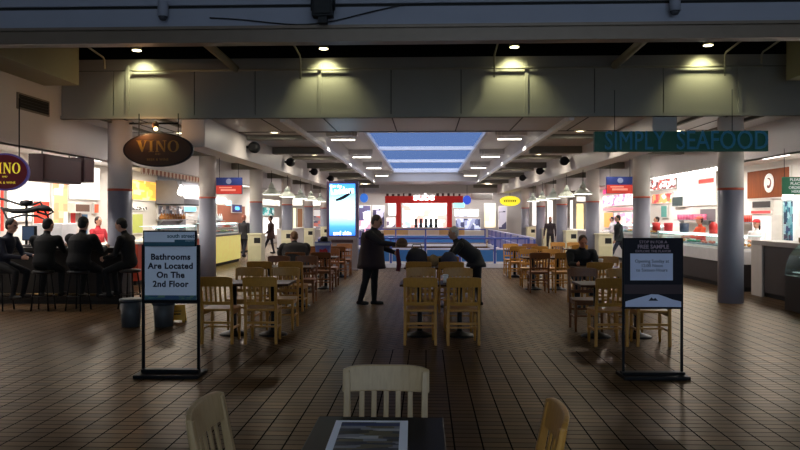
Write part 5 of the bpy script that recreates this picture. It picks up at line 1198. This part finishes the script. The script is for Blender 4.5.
f = MB(); f.box(-.12, -.09, 0, .12, .09, .012); o = f.build('tray', mat('tray_white', (220, 222, 226), .4), None, .004); o.location = (.05, 9.8, .741); tag(o, 'flat white tray on the front centre table', 'tray')
t = thing('paper_cup', 'pale drinks cup in front of the seated person on the right', 'cup', (3.2, 12.95, .741)); f = MB(); f.lathe([(.03, 0), (.042, .13), (.038, .13), (.027, .006)], n=18); f.build('cup', mat('cup_pale', (214, 196, 180), .5), t); f = MB(); f.lathe([(.044, .128), (.044, .138), (.03, .146)], n=18); f.build('lid', M_white, t)
# carrier bag with a black hat on it
t = thing('carrier_bag', 'blue and white carrier bag with a red print on a left row table', 'bag', (-2.36, 16.0, .741))
f = MB(); f.add([(-.15, -.07, 0), (.15, -.07, 0), (.15, .07, 0), (-.15, .07, 0), (-.19, -.09, .34), (.19, -.09, .34), (.18, .09, .34), (-.18, .09, .34)], [(0, 3, 2, 1), (4, 5, 6, 7), (0, 1, 5, 4), (1, 2, 6, 5), (2, 3, 7, 6), (3, 0, 4, 7)]); f.build('body', mat('bag_lilac', (120, 128, 190), .5, var=.2), t, .01)
f = MB(); f.prism([(-.08, .06), (.1, .06), (.12, .14), (.07, .2), (0, .16), (-.07, .18)], (0, -.088, 0), (1, 0, 0), (0, -.06, 1), (0, -.004, 0)); f.build('red_print', mat('bag_red', (190, 50, 60), .5), t)
f = MB(); f.prism([(-.17, .26), (.17, .26), (.18, .32), (-.18, .32)], (0, -.084, 0), (1, 0, 0), (0, -.06, 1), (0, -.006, 0)); f.build('white_band', M_paper, t)
t = thing('hat', 'black brimmed hat lying on top of the carrier bag', 'hat', (-2.34, 16.0, 1.086)); f = MB(); f.lathe([(.15, 0), (.155, .012), (.09, .02)], n=22); f.build('brim', M_black, t); f = MB(); f.lathe([(.09, .015), (.085, .09), (.05, .12), (0, .115)], n=22); f.build('crown', M_black, t)
# ================================================================== WORLD AND VIEW
w = bpy.data.worlds.new('world'); SC.world = w; w.use_nodes = True
nt = w.node_tree; bg = nt.nodes['Background']
tc = nt.nodes.new('ShaderNodeTexCoord'); sx = nt.nodes.new('ShaderNodeSeparateXYZ'); nt.links.new(tc.outputs['Generated'], sx.inputs[0])
mr = nt.nodes.new('ShaderNodeMapRange'); mr.inputs[1].default_value = -.75; mr.inputs[2].default_value = .1; nt.links.new(sx.outputs[1], mr.inputs[0])
rp = nt.nodes.new('ShaderNodeValToRGB'); e = rp.color_ramp.elements     # dusk sky: paler behind the added glazing to light the front, deep blue beyond
e[0].position = 0; e[0].color = lin((184, 190, 212)); e[1].position = 1; e[1].color = tuple(x / 4.2 for x in lin((62, 102, 166))[:3]) + (1,)
nt.links.new(mr.outputs[0], rp.inputs[0]); nt.links.new(rp.outputs[0], bg.inputs[0]); bg.inputs[1].default_value = 4.2
SC.view_settings.view_transform = 'Standard'; SC.view_settings.look = 'None'; SC.view_settings.exposure = 0; SC.view_settings.gamma = 1; SC.view_settings.use_curve_mapping = False
SC.cycles.use_denoising = True; SC.cycles.max_bounces = 8; SC.cycles.diffuse_bounces = 4; SC.cycles.sample_clamp_indirect = 6
SC.cycles.transparent_max_bounces = 12
